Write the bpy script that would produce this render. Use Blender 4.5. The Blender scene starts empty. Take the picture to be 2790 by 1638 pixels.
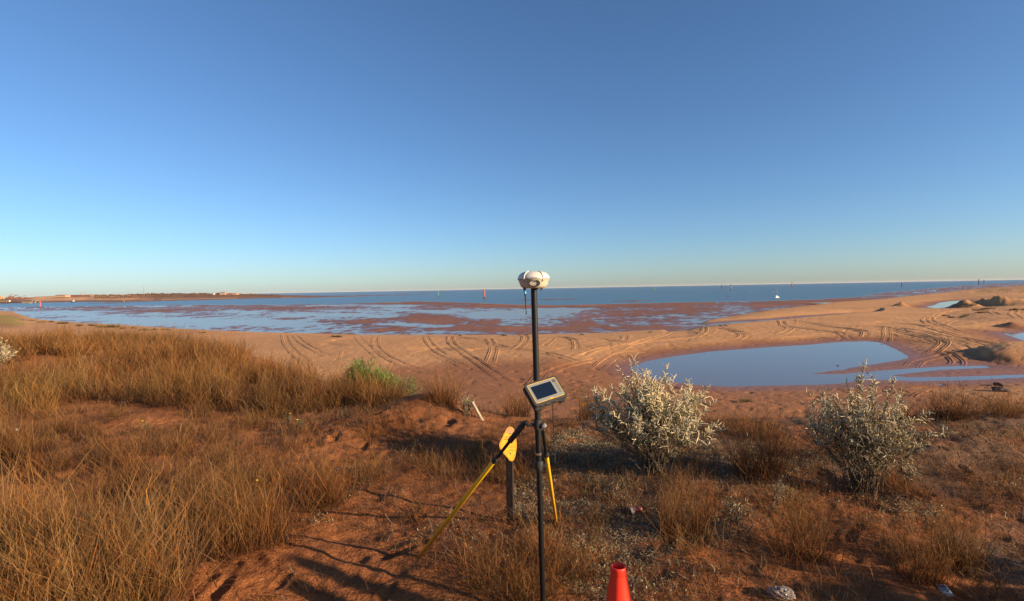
import bpy, bmesh, math, random
import numpy as np
from mathutils import Vector, Matrix

SC = bpy.context.scene
COL = SC.collection
R = math.radians

# ------------------------------------------------------------------ camera
FPX = 1395.0                      # focal length in pixels of the 2790 wide photograph
CX, CY = 1395.0, 819.0
CAMZ = 2.0
PITCH = math.atan(32.0 / 1395.0)
ROLL = R(1.04)
Fv = Vector((0, math.cos(PITCH), -math.sin(PITCH)))
U0 = Vector((0, math.sin(PITCH), math.cos(PITCH)))
R0 = Vector((1, 0, 0))
Rc = math.cos(ROLL) * R0 - math.sin(ROLL) * U0
Uc = math.sin(ROLL) * R0 + math.cos(ROLL) * U0
cam_data = bpy.data.cameras.new('camera')
cam = bpy.data.objects.new('camera', cam_data)
COL.objects.link(cam)
cam_data.sensor_fit = 'HORIZONTAL'
cam_data.sensor_width = 36.0
cam_data.lens = 36.0 * FPX / 2790.0
cam_data.clip_start = 0.05
cam_data.clip_end = 80000.0
m = Matrix((Rc, Uc, -Fv)).transposed().to_4x4()
m.translation = Vector((0, 0, CAMZ))
cam.matrix_world = m
SC.camera = cam

# ------------------------------------------------------------------ sky, sun, exposure
SUN_AZ = R(116.0)                 # clockwise from the view direction (+Y)
SUN_EL = R(16.0)
world = bpy.data.worlds.new('World')
SC.world = world
world.use_nodes = True
wn = world.node_tree.nodes
wl = world.node_tree.links
for n in list(wn):
    wn.remove(n)
w_out = wn.new('ShaderNodeOutputWorld')
w_bg = wn.new('ShaderNodeBackground')
w_sky = wn.new('ShaderNodeTexSky')
w_sky.sky_type = 'NISHITA'
w_sky.sun_disc = False
w_sky.sun_elevation = SUN_EL
w_sky.sun_rotation = SUN_AZ
w_sky.altitude = 0
w_sky.air_density = 0.9
w_sky.dust_density = 0.45
w_sky.ozone_density = 5.0
w_bg.inputs['Strength'].default_value = 0.080
wl.new(w_sky.outputs['Color'], w_bg.inputs['Color'])
wl.new(w_bg.outputs['Background'], w_out.inputs['Surface'])

sun_data = bpy.data.lights.new('sun', 'SUN')
sun_data.energy = 5.0
sun_data.angle = R(0.55)
sun_data.color = (1.0, 0.77, 0.50)
sun = bpy.data.objects.new('sun', sun_data)
COL.objects.link(sun)
sdir = Vector((math.sin(SUN_AZ) * math.cos(SUN_EL), math.cos(SUN_AZ) * math.cos(SUN_EL), math.sin(SUN_EL)))
sun.rotation_euler = sdir.to_track_quat('Z', 'Y').to_euler()
sun.location = (20, -20, 30)

SC.view_settings.view_transform = 'Standard'
SC.view_settings.look = 'None'
SC.view_settings.exposure = 1.0
SC.view_settings.gamma = 1.0
SC.view_settings.use_curve_mapping = False

# ------------------------------------------------------------------ small helpers
rng = np.random.default_rng(7)
random.seed(7)

def proj(x, y, z):
    """world -> photograph pixel (arrays allowed)"""
    z = z - CAMZ
    a = x * Rc.x + y * Rc.y + z * Rc.z
    b = x * Uc.x + y * Uc.y + z * Uc.z
    c = x * Fv.x + y * Fv.y + z * Fv.z
    c = np.where(np.abs(c) < 1e-3, 1e-3, c)
    return CX + FPX * a / c, CY - FPX * b / c

def ray(u, v):
    d = Fv * FPX + Rc * (u - CX) - Uc * (v - CY)
    return d

def on_z(u, v, z):
    d = ray(u, v)
    t = (z - CAMZ) / d.z
    return Vector((d.x * t, d.y * t, z))

def at_y(u, v, y):
    d = ray(u, v)
    t = y / d.y
    return Vector((d.x * t, y, CAMZ + d.z * t))

def horizon(u):
    return 787.0 - (u - 1395.0) * math.tan(ROLL)

def vnoise(x, y, seed=0):
    x = np.asarray(x, dtype=np.float64); y = np.asarray(y, dtype=np.float64)
    xi = np.floor(x); yi = np.floor(y)
    fx = x - xi; fy = y - yi
    fx = fx * fx * (3 - 2 * fx); fy = fy * fy * (3 - 2 * fy)
    xi = xi.astype(np.int64); yi = yi.astype(np.int64)
    def h(a, b):
        n = (a * 374761393 + b * 668265263 + seed * 1274126177) & 0xffffffff
        n = ((n ^ (n >> 13)) * 1274126177) & 0xffffffff
        n = n ^ (n >> 16)
        return (n & 0xffff) / 65535.0
    return ((h(xi, yi) * (1 - fx) + h(xi + 1, yi) * fx) * (1 - fy) +
            (h(xi, yi + 1) * (1 - fx) + h(xi + 1, yi + 1) * fx) * fy) * 2 - 1

def fbm(x, y, octv=4, seed=0, gain=0.5):
    s = 0; a = 1.0; t = 0
    for i in range(octv):
        s = s + a * vnoise(x, y, seed + i * 17); t += a
        a *= gain; x = x * 2.03 + 11.7; y = y * 2.03 - 5.3
    return s / t

def sstep(a, b, x):
    t = np.clip((x - a) / (b - a), 0, 1)
    return t * t * (3 - 2 * t)

def interp(x, pts):
    p = np.array(pts, dtype=float)
    return np.interp(x, p[:, 0], p[:, 1])

def poly_sdf(px, py, poly):
    """signed distance (negative inside) to a closed polygon"""
    P = np.array(poly, dtype=float)
    d = np.full(px.shape, 1e18); ins = np.zeros(px.shape, dtype=bool)
    n = len(P)
    for i in range(n):
        ax, ay = P[i]; bx, by = P[(i + 1) % n]
        ex, ey = bx - ax, by - ay
        wx, wy = px - ax, py - ay
        t = np.clip((wx * ex + wy * ey) / (ex * ex + ey * ey + 1e-12), 0, 1)
        dx = wx - ex * t; dy = wy - ey * t
        d = np.minimum(d, dx * dx + dy * dy)
        c = ((ay > py) != (by > py))
        if abs(by - ay) > 1e-12:
            ins ^= c & (px < ex * (py - ay) / (by - ay) + ax)
    d = np.sqrt(d)
    return np.where(ins, -d, d)

def line_dist(px, py, pts):
    P = np.array(pts, dtype=float)
    d = np.full(px.shape, 1e18)
    for i in range(len(P) - 1):
        ax, ay = P[i]; bx, by = P[i + 1]
        ex, ey = bx - ax, by - ay
        wx, wy = px - ax, py - ay
        t = np.clip((wx * ex + wy * ey) / (ex * ex + ey * ey + 1e-12), 0, 1)
        d = np.minimum(d, (wx - ex * t) ** 2 + (wy - ey * t) ** 2)
    return np.sqrt(d)

def set_props(o, label=None, cat=None, group=None, kind=None):
    if label: o['label'] = label
    if cat: o['category'] = cat
    if group: o['group'] = group
    if kind: o['kind'] = kind
    return o

def mesh_np(name, co, loops, totals, mat, parent=None, cols=None, smooth=False, loc=None):
    """fast mesh object from numpy arrays"""
    me = bpy.data.meshes.new(name)
    co = np.asarray(co, dtype=np.float32)
    loops = np.asarray(loops, dtype=np.int32).ravel()
    totals = np.asarray(totals, dtype=np.int32)
    me.vertices.add(len(co)); me.vertices.foreach_set('co', co.ravel())
    me.loops.add(len(loops)); me.loops.foreach_set('vertex_index', loops)
    me.polygons.add(len(totals))
    starts = np.concatenate(([0], np.cumsum(totals)[:-1])).astype(np.int32)
    me.polygons.foreach_set('loop_start', starts)
    me.polygons.foreach_set('loop_total', totals)
    if smooth:
        me.polygons.foreach_set('use_smooth', np.ones(len(totals), dtype=bool))
    me.update(calc_edges=True)
    if cols is not None:
        a = me.color_attributes.new('col', 'FLOAT_COLOR', 'POINT')
        c = np.ones((len(co), 4), dtype=np.float32); c[:, :cols.shape[1]] = cols
        a.data.foreach_set('color', c.ravel())
    me.materials.append(mat)
    o = bpy.data.objects.new(name, me)
    COL.objects.link(o)
    if loc is not None: o.location = loc
    if parent: o.parent = parent
    return o

def grid_mesh(name, X, Y, Z, mat, cols=None, keep=None, parent=None, flip=False):
    nr, nc = X.shape
    co = np.stack([X, Y, Z], -1).reshape(-1, 3)
    idx = np.arange(nr * nc).reshape(nr, nc)
    q = np.stack([idx[:-1, :-1], idx[:-1, 1:], idx[1:, 1:], idx[1:, :-1]], -1)
    if flip: q = q[..., ::-1]
    q = q.reshape(-1, 4)
    if keep is not None:
        q = q[keep.reshape(-1)]
        used = np.zeros(len(co), bool); used[q.ravel()] = True
        remap = np.cumsum(used) - 1
        q = remap[q]; co = co[used]
        if cols is not None: cols = cols.reshape(len(used), -1)[used]
    if cols is not None: cols = cols.reshape(-1, cols.shape[-1])
    return mesh_np(name, co, q, np.full(len(q), 4), mat, parent, cols, smooth=True)

# ------------------------------------------------------------------ mesh builder for objects
class MB:
    def __init__(s): s.v = []; s.f = []; s.sm = []
    def add(s, verts, faces, smooth=False):
        o = len(s.v); s.v += [tuple(p) for p in verts]
        for f in faces: s.f.append([i + o for i in f]); s.sm.append(smooth)
    def box(s, c, size, rot=None, bev=0.0):
        bm = bmesh.new(); bmesh.ops.create_cube(bm, size=1)
        for v in bm.verts: v.co = Vector((v.co.x * size[0], v.co.y * size[1], v.co.z * size[2]))
        if bev > 0:
            bmesh.ops.bevel(bm, geom=list(bm.edges), offset=bev, segments=2, affect='EDGES', profile=0.6)
        M = (rot.to_4x4() if rot is not None else Matrix.Identity(4)); M.translation = Vector(c)
        bm.verts.index_update()
        s.add([M @ v.co for v in bm.verts], [[v.index for v in f.verts] for f in bm.faces])
        bm.free()
    def tube(s, pts, rad, n=8, cap=True, smooth=True):
        pts = [Vector(p) for p in pts]
        if not hasattr(rad, '__len__'): rad = [rad] * len(pts)
        rings = []; ref = None
        for i, p in enumerate(pts):
            d = (pts[min(i + 1, len(pts) - 1)] - pts[max(i - 1, 0)])
            if d.length < 1e-9: d = Vector((0, 0, 1))
            d.normalize()
            if ref is None:
                ref = Vector((1, 0, 0)) if abs(d.x) < 0.9 else Vector((0, 1, 0))
            a = (ref - d * ref.dot(d)); a.normalize(); ref = a
            b = d.cross(a)
            rings.append([p + (a * math.cos(2 * math.pi * k / n) + b * math.sin(2 * math.pi * k / n)) * rad[i] for k in range(n)])
        o = [q for r_ in rings for q in r_]
        f = []
        for i in range(len(pts) - 1):
            for k in range(n):
                f.append([i * n + k, i * n + (k + 1) % n, (i + 1) * n + (k + 1) % n, (i + 1) * n + k])
        s.add(o, f, smooth)
        if cap:
            s.add(rings[0], [list(range(n))[::-1]]); s.add(rings[-1], [list(range(n))])
    def lathe(s, prof, c=(0, 0, 0), n=32, M=None, smooth=True):
        vs = []
        for (r_, z) in prof:
            for k in range(n):
                p = Vector((r_ * math.cos(2 * math.pi * k / n), r_ * math.sin(2 * math.pi * k / n), z))
                if M is not None: p = M @ p
                vs.append(p + Vector(c))
        f = []
        for i in range(len(prof) - 1):
            for k in range(n):
                f.append([i * n + k, i * n + (k + 1) % n, (i + 1) * n + (k + 1) % n, (i + 1) * n + k])
        s.add(vs, f, smooth)
    def prism(s, outline, M, th):
        """outline in local xy, extruded from z=0 to z=-th, placed by matrix M"""
        n = len(outline)
        a = [M @ Vector((x, y, 0)) for x, y in outline]
        b = [M @ Vector((x, y, -th)) for x, y in outline]
        s.add(a + b, [list(range(n)), list(range(2 * n - 1, n - 1, -1))] + [[i, n + i, n + (i + 1) % n, (i + 1) % n] for i in range(n)])
    def build(s, name, mat, parent=None, origin=(0, 0, 0)):
        me = bpy.data.meshes.new(name)
        o = Vector(origin)
        me.from_pydata([(p[0] - o.x, p[1] - o.y, p[2] - o.z) for p in s.v], [], s.f)
        me.polygons.foreach_set('use_smooth', s.sm)
        me.update()
        bm = bmesh.new(); bm.from_mesh(me)
        bmesh.ops.recalc_face_normals(bm, faces=list(bm.faces)); bm.to_mesh(me); bm.free()
        me.materials.append(mat)
        ob = bpy.data.objects.new(name, me); COL.objects.link(ob)
        if parent: ob.parent = parent
        else: ob.location = o
        return ob

def thing(name, loc, label, cat, group=None):
    o = bpy.data.objects.new(name, None); COL.objects.link(o)
    o.location = loc; o.empty_display_size = 0.1
    return set_props(o, label, cat, group)

# ------------------------------------------------------------------ materials
def new_mat(name):
    mt = bpy.data.materials.new(name); mt.use_nodes = True
    nt = mt.node_tree
    return mt, nt, nt.nodes['Principled BSDF']

def simple_mat(name, col, rough=0.6, metal=0.0, spec=0.5, noise=0.0, nscale=30.0, bump=0.0, trans=0.0):
    mt, nt, b = new_mat(name)
    b.inputs['Base Color'].default_value = (*col, 1)
    b.inputs['Roughness'].default_value = rough
    b.inputs['Metallic'].default_value = metal
    b.inputs['Specular IOR Level'].default_value = spec
    tc = nt.nodes.new('ShaderNodeTexCoord')
    if noise > 0 or bump > 0:
        nz = nt.nodes.new('ShaderNodeTexNoise'); nz.inputs['Scale'].default_value = nscale
        nz.inputs['Detail'].default_value = 6
        nt.links.new(tc.outputs['Object'], nz.inputs['Vector'])
    if noise > 0:
        mr = nt.nodes.new('ShaderNodeMapRange')
        mr.inputs['From Min'].default_value = 0.25; mr.inputs['From Max'].default_value = 0.75
        mr.inputs['To Min'].default_value = 1 - noise; mr.inputs['To Max'].default_value = 1 + noise
        nt.links.new(nz.outputs['Fac'], mr.inputs['Value'])
        mx = nt.nodes.new('ShaderNodeMix'); mx.data_type = 'RGBA'; mx.blend_type = 'MULTIPLY'
        mx.inputs['Factor'].default_value = 1
        mx.inputs['A'].default_value = (*col, 1)
        nt.links.new(mr.outputs['Result'], mx.inputs['B'])
        nt.links.new(mx.outputs['Result'], b.inputs['Base Color'])
    if bump > 0:
        bp = nt.nodes.new('ShaderNodeBump'); bp.inputs['Strength'].default_value = bump
        bp.inputs['Distance'].default_value = 0.02
        nt.links.new(nz.outputs['Fac'], bp.inputs['Height'])
        nt.links.new(bp.outputs['Normal'], b.inputs['Normal'])
    return mt

def ground_mat(name, layers, rough=0.9, bumps=(), spec=0.15, wet_rough=None):
    """vertex colour x noise layers; bumps = (scale, distance, strength)"""
    mt, nt, b = new_mat(name)
    L = nt.links
    at = nt.nodes.new('ShaderNodeAttribute'); at.attribute_name = 'col'
    tc = nt.nodes.new('ShaderNodeTexCoord')
    cur = at.outputs['Color']
    for (scale, amt, detail) in layers:
        nz = nt.nodes.new('ShaderNodeTexNoise'); nz.inputs['Scale'].default_value = scale
        nz.inputs['Detail'].default_value = detail
        L.new(tc.outputs['Object'], nz.inputs['Vector'])
        mr = nt.nodes.new('ShaderNodeMapRange')
        mr.inputs['From Min'].default_value = 0.3; mr.inputs['From Max'].default_value = 0.7
        mr.inputs['To Min'].default_value = 1 - amt; mr.inputs['To Max'].default_value = 1 + amt
        L.new(nz.outputs['Fac'], mr.inputs['Value'])
        mx = nt.nodes.new('ShaderNodeMix'); mx.data_type = 'RGBA'; mx.blend_type = 'MULTIPLY'
        mx.inputs['Factor'].default_value = 1
        L.new(cur, mx.inputs['A']); L.new(mr.outputs['Result'], mx.inputs['B'])
        cur = mx.outputs['Result']
    L.new(cur, b.inputs['Base Color'])
    b.inputs['Roughness'].default_value = rough
    b.inputs['Specular IOR Level'].default_value = spec
    if wet_rough is not None:      # the alpha of the vertex colour is dryness: wet ground is smoother and shinier
        for (sock, lo, hi) in (('Roughness', wet_rough, rough), ('Specular IOR Level', 0.5, spec)):
            m1 = nt.nodes.new('ShaderNodeMapRange'); m1.inputs['To Min'].default_value = lo; m1.inputs['To Max'].default_value = hi
            L.new(at.outputs['Alpha'], m1.inputs['Value']); L.new(m1.outputs['Result'], b.inputs[sock])
    nrm = None
    for (scale, dist, st) in bumps:
        nz = nt.nodes.new('ShaderNodeTexNoise'); nz.inputs['Scale'].default_value = scale
        nz.inputs['Detail'].default_value = 5
        L.new(tc.outputs['Object'], nz.inputs['Vector'])
        bp = nt.nodes.new('ShaderNodeBump'); bp.inputs['Strength'].default_value = st
        bp.inputs['Distance'].default_value = dist
        L.new(nz.outputs['Fac'], bp.inputs['Height'])
        if nrm: L.new(nrm, bp.inputs['Normal'])
        nrm = bp.outputs['Normal']
    if nrm: L.new(nrm, b.inputs['Normal'])
    return mt

def plant_mat(name, trans=0.3, rough=0.7):
    mt, nt, b = new_mat(name)
    L = nt.links
    at = nt.nodes.new('ShaderNodeAttribute'); at.attribute_name = 'col'
    L.new(at.outputs['Color'], b.inputs['Base Color'])
    b.inputs['Roughness'].default_value = rough
    b.inputs['Specular IOR Level'].default_value = 0.2
    tr = nt.nodes.new('ShaderNodeBsdfTranslucent'); L.new(at.outputs['Color'], tr.inputs['Color'])
    mx = nt.nodes.new('ShaderNodeMixShader'); mx.inputs['Fac'].default_value = trans
    L.new(b.outputs['BSDF'], mx.inputs[1]); L.new(tr.outputs['BSDF'], mx.inputs[2])
    L.new(mx.outputs['Shader'], nt.nodes['Material Output'].inputs['Surface'])
    return mt

def water_mat(name, col, rough, waves, ior=1.33):
    """waves = list of (scale, distance, strength, stretch)"""
    mt, nt, b = new_mat(name)
    L = nt.links
    b.inputs['Base Color'].default_value = (*col, 1)
    b.inputs['Roughness'].default_value = rough
    b.inputs['IOR'].default_value = ior
    tc = nt.nodes.new('ShaderNodeTexCoord')
    nrm = None
    for (scale, dist, st, sx) in waves:
        mp = nt.nodes.new('ShaderNodeMapping'); mp.inputs['Scale'].default_value = (sx, 1, 1)
        mp.inputs['Rotation'].default_value = (0, 0, 0.25)
        L.new(tc.outputs['Object'], mp.inputs['Vector'])
        nz = nt.nodes.new('ShaderNodeTexNoise'); nz.inputs['Scale'].default_value = scale
        nz.inputs['Detail'].default_value = 3
        L.new(mp.outputs['Vector'], nz.inputs['Vector'])
        bp = nt.nodes.new('ShaderNodeBump'); bp.inputs['Strength'].default_value = st
        bp.inputs['Distance'].default_value = dist
        L.new(nz.outputs['Fac'], bp.inputs['Height'])
        if nrm: L.new(nrm, bp.inputs['Normal'])
        nrm = bp.outputs['Normal']
    if nrm: L.new(nrm, b.inputs['Normal'])
    return mt
# ================================================================== THE SETTING
ZS = -11.0          # sea level / pools on the mud flat
ZP = -10.15         # level of the ponds on the beach
M_dune = ground_mat('red_dune_soil', [(0.6, 0.16, 4), (7.0, 0.22, 6), (70.0, 0.28, 4)], 0.95,
                    [(9.0, 0.05, 0.7), (45.0, 0.018, 0.9), (190.0, 0.006, 0.8)])
M_sand = ground_mat('beach_sand', [(0.05, 0.08, 4), (0.9, 0.08, 5), (9.0, 0.10, 4)], 0.95,
                    [(1.3, 0.12, 0.7), (5.0, 0.05, 0.7), (14.0, 0.02, 0.7)], wet_rough=0.45)
M_mud = ground_mat('tidal_mud', [(0.04, 0.10, 4), (0.6, 0.12, 5)], 0.85, [(0.8, 0.03, 0.4)], spec=0.15, wet_rough=0.24)
M_far = ground_mat('far_shore_soil', [(0.012, 0.15, 4), (0.06, 0.22, 5)], 0.95)
M_sea = water_mat('sea_water', (0.055, 0.110, 0.150), 0.30, [(0.55, 0.30, 0.6, 0.45), (0.02, 0.8, 0.5, 0.2)])
M_pool = water_mat('pool_water', (0.17, 0.135, 0.11), 0.2, [(3.0, 0.008, 0.35, 0.5)])
M_pond = water_mat('pond_water', (0.14, 0.115, 0.10), 0.07, [(1.4, 0.004, 0.30, 0.6)])

# ---------------------------------------------------------------- dune (foreground)
_edge_px = [(-600, 930), (0, 925), (300, 928), (600, 962), (800, 1010), (1000, 1058), (1150, 1085), (1300, 1108),
            (1500, 1118), (1700, 1122), (2000, 1130), (2300, 1120), (2600, 1102), (2790, 1100), (3500, 1100)]
_ea = []; _er = []
for (u, v) in _edge_px:
    p = on_z(u, v, 0.0); _ea.append(math.atan2(p.x, p.y)); _er.append(math.hypot(p.x, p.y))
_ea = np.array([-math.pi, -1.6] + _ea + [1.6, math.pi]); _er = np.array([45, 32] + _er + [20, 45])

def W0(u, v): return on_z(u, v, 0.0)
_mounds = []
for (u, v, rx, ry, h) in [(1175, 1106, 0.75, 0.6, 0.30), (1130, 1140, 1.0, 0.8, 0.16), (960, 1180, 1.1, 0.9, 0.10),
                          (330, 1160, 0.9, 0.45, 0.14), (700, 1560, 0.5, 0.4, 0.07), (2480, 1250, 0.8, 0.5, 0.14),
                          (2650, 1220, 0.8, 0.4, 0.12), (1240, 1540, 0.4, 0.3, 0.05), (560, 1000, 2.5, 1.5, 0.35),
                          (150, 980, 3.0, 2.0, 0.35), (1800, 1330, 0.6, 0.5, 0.06)]:
    p = W0(u, v); _mounds.append((p.x, p.y, rx, ry, h))

_fp = []
_frng = np.random.default_rng(21)
for (u, v, n_, sp) in [(1080, 1560, 4, .3), (650, 1620, 4, .4), (1130, 1150, 22, .8), (1020, 1190, 16, .7), (960, 1150, 10, .7), (2560, 1240, 26, .8), (2680, 1190, 18, .8), (1640, 1560, 8, .35), (1700, 1180, 14, .6), (350, 1180, 12, .5), (2300, 1600, 10, .5), (1560, 1180, 10, .5), (560, 1600, 3, .3)]:
    p = W0(u, v)
    for k in range(n_):
        _fp.append((p.x + _frng.normal(0, sp), p.y + _frng.normal(0, sp), _frng.uniform(0, 3.14), _frng.uniform(.6, 1.15)))

def dune_z(x, y):
    x = np.asarray(x, float); y = np.asarray(y, float)
    az = np.arctan2(x, y); r = np.hypot(x, y)
    re = np.interp(az, _ea, _er) + 0.62 + 0.35 * fbm(x * 0.7, y * 0.7, 2, 91)
    d = r - re
    w = 0.9
    drop = 0.58 * 0.5 * (np.sqrt(d * d + w * w) + d)
    z = -np.minimum(drop, 14.0)
    far = sstep(1.5, 5.0, r)
    z = z + 0.07 * far * fbm(x * 0.35 + 3, y * 0.35, 3, 5) + 0.045 * fbm(x * 1.6, y * 1.6, 3, 21) * far
    # trodden, lumpy sand
    lump = fbm(x * 5.0, y * 5.0, 3, 33)
    z = z + 0.040 * lump - 0.08 * np.clip(lump - 0.22, 0, 1)
    ok = r < 13
    if ok.any():
        xo, yo = x[ok], y[ok]; add = np.zeros_like(xo)
        lo0, hi0, lo1, hi1 = xo.min() - .4, xo.max() + .4, yo.min() - .4, yo.max() + .4
        for (fx, fy, fa, fs) in _fp:
            if fx < lo0 or fx > hi0 or fy < lo1 or fy > hi1: continue
            k = (np.abs(xo - fx) < .4) & (np.abs(yo - fy) < .4)
            if not k.any(): continue
            dx, dy = xo[k] - fx, yo[k] - fy
            a = (dx * math.cos(fa) + dy * math.sin(fa)) / (.14 * fs); b = (-dx * math.sin(fa) + dy * math.cos(fa)) / (.058 * fs)
            q = a * a + b * b
            add[k] += -0.026 * fs * np.exp(-q ** 2) + 0.009 * np.exp(-((np.sqrt(q) - 1.5) / .35) ** 2)
        z[ok] = z[ok] + add
    for (mx, my, rx, ry, h) in _mounds:
        z = z + h * np.exp(-(((x - mx) / rx) ** 2 + ((y - my) / ry) ** 2))
    return z

def dune_z1(x, y): return float(dune_z(np.array([x]), np.array([y]))[0])

def hit(u, v, zf=None, y0=1.2, y1=60.0):
    """walk along the sight line of a pixel until it meets the ground"""
    d = ray(u, v); ys = np.geomspace(y0, y1, 4000)
    t = ys / d.y
    xs = d.x * t; zs = CAMZ + d.z * t
    g = (zf or dune_z)(xs, ys)
    i = int(np.argmax(zs <= g))
    if zs[i] > g[i]: i = len(ys) - 1
    return Vector((xs[i], ys[i], float(g[i])))

# polar sheet: fine inside the view, coarse behind
_s = np.linspace(-1.1, 1.1, 500)
az_f = np.arctan(_s)
az = np.concatenate([np.linspace(-math.pi, az_f[0], 50)[:-1], az_f, np.linspace(az_f[-1], math.pi, 50)[1:]])
rr = np.concatenate([np.linspace(0.02, 2.2, 8)[:-1], np.geomspace(2.2, 14, 310)[:-1], np.geomspace(14, 30, 50)[:-1], np.geomspace(30, 75, 30)])
AZ, RR = np.meshgrid(az, rr)
Xd = RR * np.sin(AZ); Yd = RR * np.cos(AZ)
Zd = dune_z(Xd, Yd)
n1 = fbm(Xd * 0.55, Yd * 0.55, 4, 61); n2 = fbm(Xd * 2.3, Yd * 2.3, 4, 71)
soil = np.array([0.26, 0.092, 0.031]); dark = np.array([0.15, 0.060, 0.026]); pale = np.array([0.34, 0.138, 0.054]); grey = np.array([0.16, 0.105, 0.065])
t1 = sstep(-0.15, 0.5, n1)[..., None]; t2 = sstep(0.0, 0.55, n2)[..., None]
cd = soil * (1 - 0.5 * t1) + pale * 0.5 * t1
cd = cd * (1 - 0.45 * t2) + dark * 0.45 * t2
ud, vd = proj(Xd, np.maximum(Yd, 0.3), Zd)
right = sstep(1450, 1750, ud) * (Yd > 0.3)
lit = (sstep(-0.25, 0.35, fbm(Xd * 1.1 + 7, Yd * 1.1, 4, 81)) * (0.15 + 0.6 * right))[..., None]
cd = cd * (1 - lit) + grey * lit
dune = grid_mesh('dune', Xd, Yd, Zd, M_dune, cd, keep=((Zd[:-1, :-1] > -11.5) | (Zd[1:, 1:] > -11.5)), flip=True)
set_props(dune, kind='structure')

# ---------------------------------------------------------------- beach
SHORE = [(-900, 835), (-200, 842), (0, 846), (33, 848), (50, 855), (72, 862), (120, 868), (211, 875), (333, 880), (472, 889), (694, 898),
         (992, 904), (1400, 904), (1628, 899), (1872, 887), (1928, 866), (2100, 840), (2173, 832), (2284, 820),
         (2395, 813), (2534, 799), (2645, 788), (2790, 778), (3200, 768)]
POND1 = [(1714, 1003), (1760, 985), (1830, 972), (1940, 958), (2100, 946), (2200, 940), (2290, 932), (2360, 930), (2400, 934),
         (2440, 952), (2470, 968), (2476, 974), (2470, 977), (2440, 983), (2370, 995), (2330, 1000), (2312, 1003), (2300, 1008),
         (2255, 1012), (2205, 1020), (2300, 1019), (2390, 1011), (2500, 1003), (2600, 998), (2680, 997), (2712, 1001),
         (2650, 1004), (2560, 1008), (2480, 1017), (2430, 1023), (2470, 1028), (2600, 1027), (2700, 1024), (2790, 1021),
         (2950, 1016), (2950, 1024), (2790, 1028), (2700, 1033), (2600, 1037), (2500, 1039), (2400, 1035), (2350, 1035),
         (2310, 1043), (2280, 1046), (2200, 1049), (2100, 1051), (2000, 1054), (1930, 1051), (1870, 1046), (1800, 1037), (1745, 1022)]
POND2 = [(2733, 908), (2760, 910), (2790, 906), (2850, 899), (2900, 905), (2900, 950), (2790, 928), (2760, 918)]
POND3 = [(2523, 836), (2545, 832), (2560, 825), (2590, 821), (2630, 818), (2612, 828), (2600, 833), (2580, 838), (2550, 841)]
def px_poly(poly, z): return [tuple(on_z(u, v, z)[:2]) for (u, v) in poly]
P1, P2, P3 = px_poly(POND1, ZP), px_poly(POND2, ZP), px_poly(POND3, ZP)
PILES = []   # x, y, radius, height : heaps of sand
for (ua, va, vb, wid) in [(2632, 814, 838, 62), (2677, 813, 836, 62), (2716, 818, 838, 50), (2762, 816, 838, 90), (2455, 822, 836, 34), (2757, 876, 892, 60)]:
    b = on_z(ua, vb, -9.9); h = (vb - va) / FPX * b.y * 1.0
    PILES.append((b.x, b.y, wid / FPX * b.y * 0.62, h))

def beach_z(x, y):
    x = np.asarray(x, float); y = np.asarray(y, float)
    u, v = proj(x, y, -10.0)
    vh = 787.0 - (u - 1395.0) * math.tan(ROLL)
    Yv = 12 * FPX / np.maximum(v - vh, 2.0)
    vs = interp(u, SHORE)
    Ys = 12 * FPX / np.maximum(vs - vh, 4.0)
    dm = Ys - Yv
    z = -11.9 + 0.75 * sstep(-25, -1, dm) + 0.55 * sstep(-2, 4, dm) + 0.75 * sstep(0, 28, dm) + 0.35 * sstep(15, 60, dm)
    z = z + 0.20 * fbm(x * 0.035, y * 0.035, 3, 11) * sstep(4, 25, dm) + 0.05 * fbm(x * 0.25, y * 0.25, 3, 13) * sstep(0, 8, dm)
    # wet gully between the sand bar and the beach
    g = line_dist(u, v, [(1820, 889), (1990, 872), (2090, 866), (2200, 857), (2320, 849), (2400, 846)])
    gw = interp(u, [(1850, 10), (2000, 10), (2200, 7), (2400, 3.5)])
    z = z - (z + 11.06) * np.exp(-(g / gw) ** 2 * 1.3) * (z > -11.06)
    # higher, hummocky back beach on the far right
    z = z + 1.0 * sstep(2560, 2760, u) * sstep(930, 850, v) * sstep(770, 800, v) + 0.45 * fbm(x * 0.09, y * 0.09, 3, 15) * sstep(2480, 2650, u) * sstep(930, 860, v)
    for i, P in enumerate((P1, P2, P3)):
        d = poly_sdf(x, y, P)
        lim = ZP + np.where(d > 0, 0.035 * d + 0.0012 * d * d, np.maximum(d * 0.05, -0.4)) + 0.006 * fbm(x * 0.8, y * 0.8, 3, 19)
        z = np.minimum(z, lim)
    for (px, py, r_, h) in PILES:
        d = np.hypot((x - px), (y - py) * 0.8) / r_ + 0.12 * fbm(x * 0.3, y * 0.3, 3, 17)
        c = np.clip(1 - d, 0, 1)
        z = z + h * np.where(c > 0, (c ** 1.15), 0)
    # dug-out bank at the right edge
    b = on_z(2735, 985, -10)
    e = poly_sdf(u, v, [(2630, 946), (2700, 948), (2705, 958), (2790, 954), (2860, 950), (2860, 996), (2760, 993), (2700, 986)])
    z = z + 1.3 * sstep(3, -6, e) * sstep(2600, 2760, u) * sstep(1000, 975, v)
    z = z - 0.7 * np.exp(-(((u - 2672) / 36) ** 2 + ((v - 952) / 5.5) ** 2)) + 0.4 * np.exp(-(((u - 2655) / 50) ** 2 + ((v - 966) / 5) ** 2))
    # grassy bank on the far left
    z = z + 3.4 * sstep(110, -60, u) * sstep(905, 880, v) * sstep(845, 868, v)
    return z

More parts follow.
